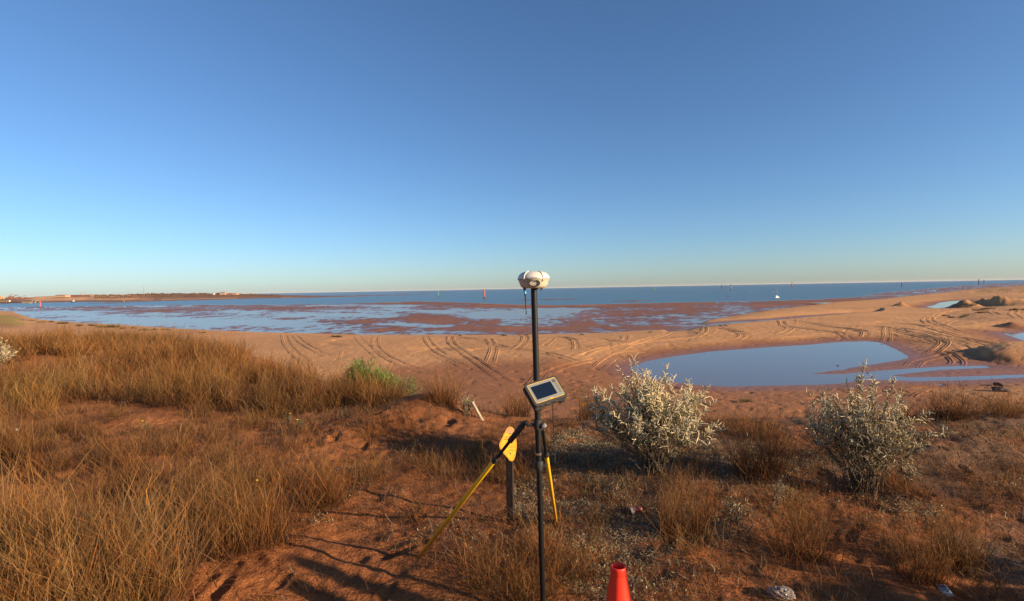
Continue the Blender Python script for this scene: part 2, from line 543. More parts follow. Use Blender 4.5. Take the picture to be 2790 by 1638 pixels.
s_f = np.concatenate([np.linspace(-3.2, -1.08, 22)[:-1], np.linspace(-1.08, 1.08, 600), np.linspace(1.08, 3.2, 22)[1:]])
yy = np.concatenate([np.geomspace(11, 42, 26)[:-1], np.geomspace(42, 150, 230)[:-1], np.geomspace(150, 420, 110)[:-1], np.geomspace(420, 2600, 26)])
Yb, Sb = np.meshgrid(yy, s_f, indexing='ij')
Xb = Sb * Yb
Zb = beach_z(Xb, Yb)

# wheel ruts pressed into the sand: photographed courses, laid out as pairs 1.5 m apart
RUTS = [
 ([(775, 905), (782, 935), (800, 962), (830, 985), (850, 1010)], 1), ([(800, 908), (830, 940), (880, 968), (930, 990)], 1),
 ([(975, 910), (985, 930), (1010, 955), (1040, 980), (1075, 1005)], 1),
 ([(1030, 905), (1023, 930), (1030, 955), (1060, 980), (1120, 1005), (1200, 1025)], 1), ([(925, 1000), (935, 960), (990, 945), (1100, 940), (1180, 946)], 0),
 ([(1060, 1000), (1130, 965), (1200, 950), (1330, 948), (1420, 948)], 0), ([(1160, 905), (1170, 935), (1200, 965), (1260, 1000), (1330, 1040)], 1),
 ([(1228, 905), (1230, 935), (1260, 962), (1330, 1010), (1400, 1060)], 1),
 ([(1210, 905), (1290, 925), (1380, 950), (1480, 965), (1560, 985), (1680, 1010)], 1), ([(1330, 920), (1345, 950), (1340, 980), (1330, 1000)], 1),
 ([(1400, 965), (1430, 935), (1432, 915), (1420, 905)], 1), ([(1470, 955), (1500, 930), (1505, 915)], 1), ([(1520, 912), (1560, 925), (1572, 945), (1570, 960)], 1),
 ([(1400, 975), (1500, 960), (1560, 945), (1680, 925), (1770, 920)], 0), ([(1660, 968), (1700, 950), (1750, 930), (1810, 910), (1816, 898)], 1),
 ([(1920, 886), (1960, 895), (2010, 908), (2022, 920), (2000, 932)], 1), ([(1965, 882), (1980, 895), (2030, 912), (2040, 922), (2015, 932)], 1),
 ([(1560, 985), (1620, 960), (1720, 940), (1850, 925), (1960, 915)], 1), ([(1620, 1010), (1650, 985), (1690, 965), (1780, 955)], 1),
 ([(1480, 1030), (1540, 1000), (1640, 975)], 1), ([(1450, 1060), (1490, 1020), (1560, 1000)], 1),
 ([(2128, 875), (2136, 890), (2152, 898), (2140, 908), (2110, 918)], 1), ([(2160, 875), (2240, 890), (2330, 905), (2360, 912), (2345, 925)], 1),
 ([(2250, 892), (2330, 902), (2362, 908)], 1), ([(2160, 892), (2200, 900), (2290, 912), (2330, 930)], 1), ([(2200, 880), (2260, 888), (2330, 884), (2420, 878)], 0),
 ([(2400, 880), (2500, 888), (2560, 905), (2640, 925), (2720, 940), (2790, 955)], 1), ([(2420, 896), (2500, 905), (2570, 920), (2680, 945), (2710, 960)], 1),
 ([(2380, 890), (2450, 905), (2520, 920), (2560, 935), (2580, 945)], 1), ([(2430, 905), (2500, 920), (2560, 928), (2572, 938), (2550, 955), (2520, 970)], 1),
 ([(2620, 845), (2560, 858), (2535, 872), (2560, 888), (2640, 912)], 1), ([(2590, 850), (2545, 862), (2520, 875), (2540, 890)], 1),
 ([(2600, 875), (2570, 885), (2560, 895)], 1), ([(2420, 885), (2520, 915), (2600, 930), (2700, 960)], 0),
 ([(2480, 1000), (2495, 985), (2530, 975), (2600, 960)], 1), ([(2400, 905), (2470, 925), (2540, 938), (2600, 955), (2660, 985)], 0),
 ([(2560, 955), (2590, 968), (2610, 985), (2600, 995)], 1), ([(2720, 868), (2700, 855), (2715, 845)], 1), ([(2780, 880), (2760, 865), (2770, 850)], 1),
 ([(2430, 1060), (2480, 1075), (2520, 1070)], 1), ([(2460, 1085), (2500, 1062), (2560, 1055)], 1),
]
_tr = np.random.default_rng(5)
for k in range(30):
    u0 = _tr.uniform(720, 2700); v0 = interp(u0, [(700, 925), (1500, 925), (1900, 905), (2300, 895), (2700, 905)]) + _tr.uniform(-18, 45)
    hd = _tr.uniform(-1.3, 1.3); pts = []; u_, v_ = u0, v0
    for q in range(5):
        pts.append((u_, v_)); hd += _tr.normal(0, .5)
        st = _tr.uniform(25, 60); u_ += st * math.cos(hd); v_ += st * .38 * math.sin(hd)
        if v_ < interp(u_, SHORE) + 6 or v_ > 1075: break
    if len(pts) >= 3: RUTS.append((pts, 2))
RIB = []      # finished courses: x, y, strength, half width
for (pts, pair) in RUTS:
    wp = [on_z(u, v, -9.9) for (u, v) in pts]
    xs = []; ys = []
    for k in range(len(wp) - 1):
        p0 = wp[max(k - 1, 0)]; p1 = wp[k]; p2 = wp[k + 1]; p3 = wp[min(k + 2, len(wp) - 1)]
        nseg = max(2, int((p2 - p1).length / 0.38))
        for q in range(nseg):
            t = q / nseg
            c = 0.5 * ((2 * p1) + (p2 - p0) * t + (2 * p0 - 5 * p1 + 4 * p2 - p3) * t * t + (3 * p1 - p0 - 3 * p2 + p3) * t ** 3)
            xs.append(c.x); ys.append(c.y)
    xs = np.array(xs); ys = np.array(ys)
    tx = np.gradient(xs); ty = np.gradient(ys); ln = np.hypot(tx, ty) + 1e-9
    nx, ny = -ty / ln, tx / ln
    hw = _tr.uniform(.66, .86); fa_ = _tr.uniform(.6, 1.0, 2)
    for wi, off in enumerate((-hw, hw) if pair else (0.0,)):
        dep = (0.74 if pair == 1 else 0.48 if pair == 2 else 0.42) * np.clip(0.8 + 0.6 * fbm(xs * 0.22, ys * 0.22, 3, len(pts) + int(pts[0][0])), 0.12, 1.15)
        tp = np.linspace(0, 1, len(xs)); dep = fa_[wi] * dep * np.clip(np.minimum(tp, 1 - tp) * 6, 0, 1) ** .8
        off = off + .07 * fbm(xs * .3, ys * .3 + 7 * wi, 2, 3)
        RIB.append((xs + nx * off, ys + ny * off, nx, ny, dep, .82 if pair else .66))
landm = sstep(ZP + 0.0, ZP + 0.12, Zb)
foot = fbm(Xb * 1.15, Yb * 1.15, 2, 23)
Zr = Zb - 0.30 * np.clip(foot - 0.26, 0, 1) * landm * sstep(-11.0, -10.4, Zb)

ub, vb = proj(Xb, Yb, Zb)
dry = np.array([0.50, 0.256, 0.112]); wet = np.array([0.25, 0.098, 0.043]); mud_c = np.array([0.185, 0.082, 0.052]); brown = np.array([0.30, 0.17, 0.09])
pd = np.minimum(np.minimum(poly_sdf(Xb, Yb, P1), poly_sdf(Xb, Yb, P2)), poly_sdf(Xb, Yb, P3))
nzb = fbm(Xb * 0.12, Yb * 0.12, 4, 31)
wetness = sstep(13, 1.0, pd + 4 * nzb)
low = sstep(-10.55, -10.95, Zb + 0.06 * nzb)
nd = interp(ub, [(700, 62), (900, 72), (1100, 84), (1500, 90), (1800, 70), (2300, 62), (2800, 50)])
near = sstep(1.06, 0.86, (Yb + 5 * nzb) / nd) * 0.85      # damp, redder sand at the foot of the dune
wv = np.clip(np.maximum(wetness, near), 0, 1)[..., None]
cb = dry * (1 + 0.10 * nzb[..., None])
cb = cb * (1 - wv) + wet * wv
lv = low[..., None]; cb = cb * (1 - lv) + mud_c * lv
# darker weedy flats on the far right and yellow-green bank on the far left
fr = (sstep(2560, 2680, ub) * sstep(800, 782, vb))[..., None]; cb = cb * (1 - 0.6 * fr) + brown * 0.6 * fr
bank = (sstep(85, 20, ub) * sstep(898, 888, vb) * sstep(852, 862, vb))[..., None]; cb = cb * (1 - bank) + np.array([0.30, 0.17, 0.07]) * bank
keep = (Zb[:-1, :-1] > -11.3) & ((np.hypot(Xb, Yb)[:-1, :-1] > 20))
dryb = 1 - np.clip(np.maximum(np.maximum(sstep(7, 0.5, pd), low), near * .08), 0, 1)
beach = grid_mesh('beach', Xb, Yb, Zr, M_sand, np.concatenate([cb, dryb[..., None]], -1), keep=keep)
set_props(beach, kind='structure')
# the ruts themselves: a groove between two pushed-up ridges, each wheel mark a piece of the beach
for (xs, ys, nx, ny, dep, wf) in RIB:
    cs = [(-.56, -.07), (-.34, .055), (-.22, .115), (-.08, -.0), (.08, -.0), (.22, .115), (.34, .055), (.56, -.07)]
    GX = np.stack([xs + nx * c[0] * wf for c in cs], 1); GY = np.stack([ys + ny * c[0] * wf for c in cs], 1)
    crumble = 1 + .45 * fbm(GX * 1.1, GY * 1.1, 2, 29)
    GZ = beach_z(GX, GY) + np.stack([np.where(c[1] < -.03, -.07, (c[1] + .022) * dep - .05 * (1 - np.clip(dep * 2.2, 0, 1))) for c in cs], 1) * np.where(crumble > 0, crumble, 0)
    i0 = np.clip(np.searchsorted(yy, GY), 0, len(yy) - 1); j0 = np.clip(np.searchsorted(s_f, GX / GY), 0, len(s_f) - 1)
    grid_mesh('wheel_rut', GX, GY, GZ, M_sand, np.concatenate([cb[i0, j0] * np.array([.97, .96, .95]), dryb[i0, j0][..., None]], -1), parent=beach)

# ponds left behind by the tide
def water_poly(name, poly, z, mat):
    P = np.array(poly); c = P.mean(0)
    lo, hi = P.min(0) - 1.5, P.max(0) + 1.5
    co = [(lo[0], lo[1], z), (hi[0], lo[1], z), (hi[0], hi[1], z), (lo[0], hi[1], z)]
    o = mesh_np(name, co, [0, 1, 2, 3], [4], mat)
    return set_props(o, kind='structure')
water_poly('pond', P1, ZP, M_pond); water_poly('pond', P2, ZP, M_pond); water_poly('pond', P3, ZP, M_pond)

# ---------------------------------------------------------------- mud flat with tidal pools
SEA_EDGE = [(-900, 862), (-200, 842), (0, 837), (200, 835), (330, 833), (500, 831), (700, 831), (950, 828), (1144, 821), (1400, 830), (1517, 832), (1678, 828),
            (1928, 823), (2100, 820), (2229, 816), (2340, 809), (2382, 801), (2451, 793), (2562, 784), (2618, 779), (2700, 774), (2790, 771), (3300, 760)]
BARS = [  # u, v, ru, rv, amount : banks (+) and channels (-)
 (940, 878, 110, 9, 1.3), (1190, 868, 120, 14, 1.5), (1050, 896, 90, 9, 1.2), (1320, 893, 110, 10, 1.3), (1330, 879, 50, 4, .6),
 (790, 869, 40, 4, .8), (760, 899, 30, 3, .7), (1150, 826, 200, 5, 1.4), (1480, 834, 300, 5, 1.5), (1000, 838, 120, 4, .5), (1160, 842, 60, 4, .6),
 (780, 840, 130, 9, .9), (600, 838, 120, 7, .6), (430, 845, 150, 8, .5), (250, 842, 180, 6, .7), (560, 855, 60, 5, .5), (120, 866, 60, 2, .6),
 (1560, 893, 260, 10, .9), (1640, 848, 60, 5, .4), (1760, 850, 160, 14, .8), (1900, 835, 200, 10, .6), (1700, 872, 180, 9, .6),
 (2150, 826, 120, 7, .9), (1560, 880, 40, 3, .6), (2300, 822, 200, 10, 1.0),
 (600, 880, 300, 9, -1.0), (350, 868, 150, 6, -.8), (1100, 884, 70, 3, -1.4), (1180, 889, 75, 4, -1.3), (980, 861, 130, 3, -.6), (1310, 862, 110, 12, -1.1),
 (1060, 833, 80, 4, -1.0), (1480, 853, 130, 12, -.9), (1490, 889, 100, 3, -.9), (1160, 847, 50, 3, -.7), (870, 857, 120, 4, -.6), (1840, 887, 30, 2, -1.1),
 (180, 856, 120, 3, -.6), (1320, 889, 60, 2, -1.0), (1390, 887, 40, 2.0, -.8), (1800, 842, 70, 1.6, -.8), (1990, 838, 40, 4, -.9), (1700, 866, 90, 1.8, -.7),
]
s_m = np.concatenate([np.linspace(-3.4, -1.1, 16)[:-1], np.linspace(-1.1, 1.1, 620), np.linspace(1.1, 3.0, 14)[1:]])
ym = np.concatenate([np.geomspace(140, 560, 200), np.geomspace(575, 1900, 30)])
Ym, Sm = np.meshgrid(ym, s_m, indexing='ij'); Xm = Sm * Ym
um, vm = proj(Xm, Ym, ZS)
vhm = 787.0 - (um - 1395.0) * math.tan(ROLL)
bias = interp(um, [(0, -.15), (500, -.15), (800, -.08), (1100, .1), (1400, .08), (1700, .1), (2100, .15), (2400, .35)]) + 0 * vm
for (a, b, ru, rv, am) in BARS:
    q = ((um - a) / ru) ** 2 + ((vm - b) / rv) ** 2
    bias = bias + am * np.exp(-q ** 1.5)
big = fbm(Xm * 0.030, Ym * 0.016, 4, 41); fine = fbm(Xm * 0.12, Ym * 0.07, 4, 43); tiny = fbm(Xm * 0.55, Ym * 0.35, 3, 47)
hm = 0.06 * bias + 0.045 * big + 0.06 * fine + 0.068 * tiny
vse = interp(um, SEA_EDGE)
Ysea = 13 * FPX / np.maximum(vse - vhm, 3.0); Ycur = 13 * FPX / np.maximum(vm - vhm, 1.0)
ds = Ysea - Ycur        # metres on the land side of the sea's edge
hm = hm + 0.06 * sstep(50, 12, ds) * (um < 1950)
Zm = ZS + np.where(ds > 0, hm, 0) - 0.5 * sstep(6, -14, ds)
cm = np.array([0.21, 0.09, 0.056]) * (1 + 0.16 * fine[..., None]) * (1 + 0.18 * big[..., None])
dry2 = sstep(0.06, 0.16, hm)[..., None]
cm = cm * (1 - 0.45 * dry2) + np.array([0.30, 0.135, 0.068]) * 0.45 * dry2
keepm = (Zm[:-1, :-1] > ZS - 0.35) | (Zm[1:, 1:] > ZS - 0.35)
drym = sstep(-0.005, 0.075, hm + 0.02 * tiny)
cm = cm * (0.80 + 0.25 * drym[..., None])
mudflat = grid_mesh('mudflat', Xm, Ym, Zm, M_mud, np.concatenate([cm, drym[..., None]], -1), keep=keepm)
set_props(mudflat, kind='structure')
# thin sheet of water lying on the flat
sp = np.linspace(-3.0, 1.6, 260)
ue, ve = proj(sp * 500, np.full_like(sp, 500.0), ZS)
vh_ = 787.0 - (ue - 1395.0) * math.tan(ROLL)
ye = np.clip(13 * FPX / np.maximum(interp(ue, SEA_EDGE) - vh_, 3.0), 170, 1500) + 3.0
co = np.concatenate([np.stack([sp * 135, np.full_like(sp, 135.0), np.full_like(sp, ZS)], -1), np.stack([sp * ye, ye, np.full_like(sp, ZS)], -1)])
n = len(sp); q = np.stack([np.arange(n - 1), np.arange(1, n), np.arange(1, n) + n, np.arange(n - 1) + n], -1)
pools = mesh_np('tidal_pool_water', co, q, np.full(n - 1, 4), M_pool); set_props(pools, kind='structure')

# ---------------------------------------------------------------- the sea, out to the horizon
co = [(-45000, 60, ZS - 0.03), (45000, 60, ZS - 0.03), (45000, 60000, ZS - 0.03), (-45000, 60000, ZS - 0.03)]
sea = mesh_np('sea', co, [0, 1, 2, 3], [4], M_sea); set_props(sea, kind='structure')
# sea bed / land beyond the view so nothing floats
seabed = mesh_np('land', [(-9000, -9000, -13.0), (9000, -9000, -13.0), (9000, 62, -13.0), (-9000, 62, -13.0)], [0, 1, 2, 3], [4], simple_mat('land_soil', (0.33, 0.18, 0.09), 0.95, noise=0.2, nscale=0.02))
set_props(seabed, kind='structure')

# ---------------------------------------------------------------- sand shoals showing in the sea
def shoal(u0, u1, v, th, col):
    n = 40; us = np.linspace(u0, u1, n)
    top = []; 
    rows = []
    for k, w in enumerate((-1, -0.4, 0.4, 1)):
        r_ = []
        for i, u in enumerate(us):
            e = math.sin(math.pi * i / (n - 1)) ** 0.6
            hv = horizon(0.5 * (u0 + u1)) - horizon(u)
            p = on_z(u, v - hv + w * th * e * (0.7 + 0.3 * math.sin(u * 0.11)), ZS - 0.03)
            p.z = ZS - 0.10 + (0.33 * e if abs(w) < 0.9 else 0.0)
            r_.append(p)
        rows.append(r_)
    A = np.array([[tuple(p) for p in r_] for r_ in rows[::-1]])
    o = grid_mesh('shoal', A[..., 0], A[..., 1], A[..., 2], M_mud, np.ones(A.shape) * np.array(col), flip=True)
    return set_props(o, kind='structure')
shoal(1390, 1600, 816.5, 1.6, (0.17, 0.10, 0.08)); shoal(1664, 1782, 820.5, 2.2, (0.19, 0.12, 0.08)); shoal(1974, 1992, 809, 0.8, (0.1, 0.08, 0.08))
shoal(760, 1180, 806, 1.4, (0.22, 0.12, 0.09)); shoal(1060, 1260, 797.5, 0.7, (0.16, 0.11, 0.10)); shoal(232, 360, 826, 1.3, (0.17, 0.10, 0.08))

# ---------------------------------------------------------------- far shore on the left
BASE = [(-700, 842), (-200, 831), (0, 827), (120, 825), (236, 823), (330, 824), (472, 820), (600, 817), (694, 814), (825, 812), (900, 810), (960, 808.5), (1010, 807)]
TOP = [(-700, 815), (-60, 812), (60, 813), (100, 808.5), (150, 806.5), (250, 805), (330, 804), (420, 800.5), (560, 800.2), (650, 801), (700, 802.5), (760, 804), (820, 805), (900, 806), (1010, 806.5)]
us = np.linspace(-700, 1010, 300); prof_far = [0.0, 0.05, 0.12, 0.22, 0.34, 0.46, 0.6, 0.75, 0.9, 1.0, 1.25, 1.8]
FX = np.zeros((len(prof_far), len(us))); FY = FX.copy(); FZ = FX.copy(); FC = np.zeros((len(prof_far), len(us), 3))
for j, u in enumerate(us):
    b = on_z(u, interp(u, BASE), ZS - 0.2)
    dn = Vector((b.x, b.y, 0)).normalized(); r0 = math.hypot(b.x, b.y)
    deep = 420.0 * sstep(1010, 700, u) + 60
    for i, t in enumerate(prof_far):
        r_ = r0 + deep * t; x, y = dn.x * r_, dn.y * r_
        # height of the visible top line at the crest distance
        dd = ray(u, interp(u, TOP)); rt = r0 + deep
        zt = CAMZ + dd.z * rt / math.hypot(dd.x, dd.y)
        zt = max(zt, ZS + 0.6)
        sh = min(1.0, t) ** 1.15
        nz_ = float(fbm(np.array([x * 0.01]), np.array([y * 0.01]), 3, 51)[0])
        z = (ZS - 0.2) + (zt - ZS + 0.2) * sh + nz_ * 0.8 * min(t, 1) * (t < 0.95)
        if t > 1: z = zt - (t - 1) * 6
        FX[i, j], FY[i, j], FZ[i, j] = x, y, z
        tt = t + 0.10 * nz_
        mudz = np.array([0.20, 0.105, 0.07]); sandz = np.array([0.58, 0.31, 0.155]); scrub = np.array([0.20, 0.105, 0.062])
        rockz = np.array([0.22, 0.135, 0.085])
        orange = sstep(40, 100, u) * sstep(430, 330, u)
        if tt < 0.12: c = mudz
        elif tt < 0.30: c = rockz * orange + (mudz * 0.4 + sandz * 0.6) * (1 - orange) if tt > 0.22 else rockz * orange + mudz * (1 - orange)
        else: c = sandz * orange + scrub * (1 - orange)
        FC[i, j] = c
far = grid_mesh('far_shore', FX, FY, FZ, M_far, FC)
set_props(far, kind='structure')
# ================================================================== OBJECTS
def pix_on_line(A, B, v=None, u=None):
    """parameter of the point of a 3-D segment that falls on image row v (or column u)"""
    ts = np.linspace(0, 1, 2001)
    x = A.x + (B.x - A.x) * ts; y = A.y + (B.y - A.y) * ts; z = A.z + (B.z - A.z) * ts
    pu, pv = proj(x, y, z)
    i = int(np.argmin(np.abs((pv - v) if v is not None else (pu - u))))
    return A.lerp(B, float(ts[i]))

def ellipse(rx, ry, n=32): return [(rx * math.cos(2 * math.pi * k / n), ry * math.sin(2 * math.pi * k / n)) for k in range(n)]
def rrect(w, h, r, n=5):
    o = []
    for (cx, cy, a0) in ((w / 2 - r, h / 2 - r, 0), (-w / 2 + r, h / 2 - r, 90), (-w / 2 + r, -h / 2 + r, 180), (w / 2 - r, -h / 2 + r, 270)):
        for k in range(n + 1):
            a = R(a0 + 90 * k / n); o.append((cx + r * math.cos(a), cy + r * math.sin(a)))
    return o
def ring_plate(mb, out, inn, M, th):
    n = len(out)
    a = [M @ Vector((x, y, 0)) for x, y in out]; b = [M @ Vector((x, y, 0)) for x, y in inn]
    c = [M @ Vector((x, y, -th)) for x, y in out]; d = [M @ Vector((x, y, -th)) for x, y in inn]
    f = []
    for i in range(n):
        j = (i + 1) % n
        f += [[i, j, n + j, n + i], [2 * n + i, 3 * n + i, 3 * n + j, 2 * n + j], [i, 2 * n + i, 2 * n + j, j], [n + i, n + j, 3 * n + j, 3 * n + i]]
    mb.add(a + b + c + d, f)

def text_obj(s, name, mat, M, size, parent, origin):
    cu = bpy.data.curves.new(name, 'FONT'); cu.body = s; cu.size = size; cu.align_x = 'CENTER'; cu.align_y = 'CENTER'; cu.extrude = 0.0002
    tmp = bpy.data.objects.new('tmp_text', cu); COL.objects.link(tmp)
    dg = bpy.context.evaluated_depsgraph_get(); dg.update()
    me = bpy.data.meshes.new_from_object(tmp.evaluated_get(dg))
    bpy.data.objects.remove(tmp); bpy.data.curves.remove(cu)
    me.transform(Matrix.Translation(-Vector(origin)) @ M)
    me.materials.clear(); me.materials.append(mat); me.name = name
    o = bpy.data.objects.new(name, me); COL.objects.link(o); o.parent = parent
    return o

m_black = simple_mat('black_carbon', (0.007, 0.007, 0.008), 0.5, spec=0.3, noise=0.25, nscale=40)
m_rubber = simple_mat('black_rubber', (0.018, 0.017, 0.016), 0.75, noise=0.2, nscale=60, bump=0.2)
m_yellow = simple_mat('yellow_enamel', (0.85, 0.47, 0.012), 0.42, noise=0.08, nscale=25, bump=0.05)
m_cream = simple_mat('cream_plastic', (0.50, 0.44, 0.32), 0.42, noise=0.06, nscale=30)
m_greyp = simple_mat('grey_plastic', (0.20, 0.205, 0.19), 0.5, noise=0.05, nscale=30)
m_white = simple_mat('white_plastic', (0.60, 0.57, 0.49), 0.35, noise=0.04, nscale=30)
m_dgrey = simple_mat('dark_grey_plastic', (0.035, 0.033, 0.030), 0.55, noise=0.15, nscale=50)
m_chrome = simple_mat('bright_metal', (0.75, 0.73, 0.70), 0.25, metal=1.0)
m_ltblue = simple_mat('blue_plastic', (0.10, 0.42, 0.62), 0.3)
m_screen = simple_mat('dark_screen_glass', (0.006, 0.012, 0.024), 0.22, spec=0.6)
m_green = simple_mat('green_key', (0.05, 0.45, 0.30), 0.5)
m_print = simple_mat('dark_print', (0.03, 0.025, 0.02), 0.7)
m_redprint = simple_mat('brown_print', (0.20, 0.045, 0.012), 0.7)
m_wood = simple_mat('weathered_timber', (0.42, 0.32, 0.21), 0.85, noise=0.3, nscale=18, bump=0.4)

# ---------------------------------------------------------------- survey rover: pole, receiver, controller, bipod
base = hit(1481, 1690); PY = base.y
base.z -= 0.02
top = at_y(1454.5, 786.0, PY)
rover = thing('survey_rover', base, 'white satellite receiver on a black survey pole with yellow bipod legs and tilted field computer', 'survey equipment')
mb = MB(); mid = pix_on_line(base, top, v=1236)
mb.tube([base, base.lerp(mid, .02), mid], [0.006, 0.0165, 0.0165], 20)
mb.build('lower_pole', m_black, rover, base)
mb = MB(); mb.tube([mid, top], 0.0185, 20); mb.build('upper_pole', m_black, rover, base)
mb = MB(); dn = (top - base).normalized()
mb.tube([mid - dn * 0.006, mid + dn * 0.006], 0.0202, 20); mb.build('lock_ring', m_chrome, rover, base)
cl = pix_on_line(base, top, v=1268)
mb = MB(); mb.tube([cl - dn * 0.03, cl - dn * 0.015, cl + dn * 0.02, cl + dn * 0.028], [0.020, 0.026, 0.026, 0.021], 16)
mb.box(cl + Vector((0.03, -0.008, 0.0)), (0.03, 0.022, 0.018), bev=0.004); mb.build('pole_clamp', m_rubber, rover, base)

# receiver
rc = top.copy()
prof_lo = [(0.0, 0.0), (0.055, 0.0), (0.066, 0.003), (0.077, 0.012), (0.084, 0.026), (0.088, 0.042), (0.0935, 0.050), (0.0955, 0.0545)]
prof_hi = [(0.0962, 0.0575), (0.0955, 0.064), (0.091, 0.076), (0.080, 0.088), (0.066, 0.0965), (0.050, 0.1005), (0.02, 0.1015), (0.0, 0.1015)]
mb = MB(); mb.lathe(prof_lo, rc, 48); rec = mb.build('receiver', m_cream, rover, base)
mb = MB(); mb.lathe(prof_hi, rc, 48); mb.build('receiver_dome', m_white, rec, base)
mb = MB(); mb.lathe([(0.0955, 0.0545), (0.0972, 0.055), (0.0972, 0.0572), (0.0962, 0.0575)], rc, 48); mb.build('seam_gasket', m_rubber, rec, base)
for az_ in (-38, 32):      # moulded ribs running over the dome
    a = R(-90 + az_); pts = []
    for (r_, z) in [(0.0905, 0.047), (0.097, 0.0535), (0.0985, 0.058), (0.0975, 0.066), (0.092, 0.079), (0.081, 0.0905), (0.066, 0.0985), (0.052, 0.102)]:
        pts.append(rc + Vector((r_ * math.cos(a), r_ * math.sin(a), z)))
    mb = MB(); mb.tube(pts, [0.0028] * len(pts), 6); mb.build('dome_rib', m_white, rec, base)
    e = rc + Vector((0.0915 * math.cos(a), 0.0915 * math.sin(a), 0.044))
    mb = MB(); mb.tube([e, e + Vector((0.005 * math.cos(a), 0.005 * math.sin(a), 0))], 0.0032, 8); mb.build('rib_screw', m_dgrey, rec, base)
cd_ = (Vector((0, 0, CAMZ)) - rc); cd_.z = 0; cd_.normalize()
xl = Vector((0, 0, 1)).cross(cd_).normalized() * 1.0
Mp = Matrix((xl, Vector((0, 0, 1)), cd_)).transposed().to_4x4(); Mp.translation = rc + cd_ * 0.0905 + Vector((0, 0, 0.030))
mb = MB(); ring_plate(mb, ellipse(0.0375, 0.023), ellipse(0.0235, 0.0135), Mp, 0.02); mb.build('panel_surround', m_dgrey, rec, base)
Mp2 = Mp.copy(); Mp2.translation = Mp.translation - cd_ * 0.004
mb = MB(); mb.prism(ellipse(0.0232, 0.0132), Mp2, 0.016); pan = mb.build('status_panel', simple_mat('pale_panel', (0.55, 0.47, 0.36), 0.4), rec, base)
for k, (dx, dy) in enumerate([(-0.014, -0.001), (-0.005, 0.006), (0.004, 0.006), (-0.004, -0.006), (0.006, -0.006), (0.015, 0.0)]):
    Mk = Mp2.copy(); Mk.translation = Mp2 @ Vector((dx, dy, 0.0008))
    mb = MB(); mb.prism(ellipse(0.0027, 0.0027, 8), Mk, 0.002)
    if k < 5: mb.build('status_light', m_print, rec, base)
    else: mb.build('status_light', m_green, rec, base)
Mt = Mp.copy(); Mt.translation = rc + cd_ * 0.0968 + Vector((0, 0, 0.063)); text_obj('Trimble', 'receiver_lettering', m_print, Mt @ Matrix.Translation((-0.007, 0, 0)), 0.0085, rec, base)
text_obj('R8', 'receiver_lettering', m_print, Mt @ Matrix.Translation((0.017, 0, 0)), 0.0085, rec, base)
mb = MB(); mb.tube([rc + Vector((0.020, -0.045, 0.004)), rc + Vector((0.020, -0.045, -0.008))], 0.007, 8); mb.build('socket_cap', m_rubber, rec, base)
mb = MB(); mb.tube([rc + Vector((0.043, -0.045, 0.004)), rc + Vector((0.043, -0.045, -0.008))], 0.007, 8)
mb.tube([rc + Vector((0.040, -0.045, -0.004)) + Vector((0.006 * math.cos(t), 0, 0.006 * math.sin(t) - 0.008)) for t in np.linspace(0, math.pi * 1.7, 10)], 0.0012, 5)
mb.build('socket_cap', m_rubber, rec, base)
# radio aerial hanging under the receiver
a0 = at_y(1429.0, 783, PY - 0.03); a1 = at_y(1429.5, 790, PY - 0.03); a2 = at_y(1431, 801, PY - 0.03); a3 = at_y(1434.0, 857, PY - 0.03)
mb = MB(); mb.tube([a0, a1], 0.008, 12); mb.tube([a2, a2.lerp(a3, .08), a2.lerp(a3, .9), a2.lerp(a3, .905), a3], [0.0068, 0.0045, 0.0022, 0.0034, 0.0034], 10)
aer = mb.build('aerial', m_rubber, rover, base)
mb = MB(); mb.tube([a1, a1.lerp(a2, .5), a2], [0.008, 0.0078, 0.0072], 12); mb.build('aerial_sleeve', m_ltblue, aer, base)

# field computer
ax_ = Vector((0.197, 0.101, 0.038)); by_ = -Vector((0.0677, -0.09, -0.112))
Wd, Hd = ax_.length, by_.length
ex = ax_.normalized(); ey = (by_ - ex * by_.dot(ex)).normalized(); ez = ex.cross(ey)
ctr = at_y(1487.5, 1064.0, PY - 0.055)
Mc = Matrix((ex, ey, ez)).transposed().to_4x4(); Mc.translation = ctr
def Lc(x, y, z): 
    q = Mc.copy(); q.translation = Mc @ Vector((x, y, z)); return q
r3 = Mc.to_3x3()
mb = MB()
mb.prism(rrect(Wd, Hd, 0.018), Lc(0, 0, 0), 0.014)
mb.prism(rrect(Wd - .008, Hd - .008, 0.016), Lc(0, 0, -0.014), 0.010)
mb.prism(rrect(Wd, Hd, 0.018), Lc(0, 0, -0.024), 0.012)
fc = mb.build('field_computer', m_dgrey, rover, base)
mb = MB(); mb.prism(rrect(0.05, Hd + 0.012, 0.012), Lc(-Wd / 2 + .03, -0.004, -0.03), 0.022); mb.prism(rrect(0.045, Hd * .7, 0.012), Lc(Wd / 2 - .03, -0.028, -0.03), 0.022)
mb.build('hand_grip', m_rubber, fc, base)
mb = MB(); mb.prism(rrect(Wd - .030, Hd - .034, 0.008), Lc(0, 0.002, 0.0012), 0.004); mb.build('front_panel', m_greyp, fc, base)
mb = MB(); ring_plate(mb, rrect(Wd - .026, Hd - .030, 0.010), rrect(Wd - .0295, Hd - .0335, 0.0085), Lc(0, 0.002, 0.0026), 0.003)
mb.prism([(-0.014, 0), (-0.009, 0.006), (0.009, 0.006), (0.014, 0)], Lc(0.004, -Hd / 2 + .017, 0.003), 0.002); mb.build('yellow_trim', m_yellow, fc, base)
sw, sh_ = Wd * 0.62, Hd * 0.56
mb = MB(); mb.prism(rrect(sw, sh_, 0.002, 2), Lc(-0.012, 0.004, 0.0022), 0.002); mb.build('screen', m_screen, fc, base)
kx = Wd / 2 - 0.031
mb = MB()
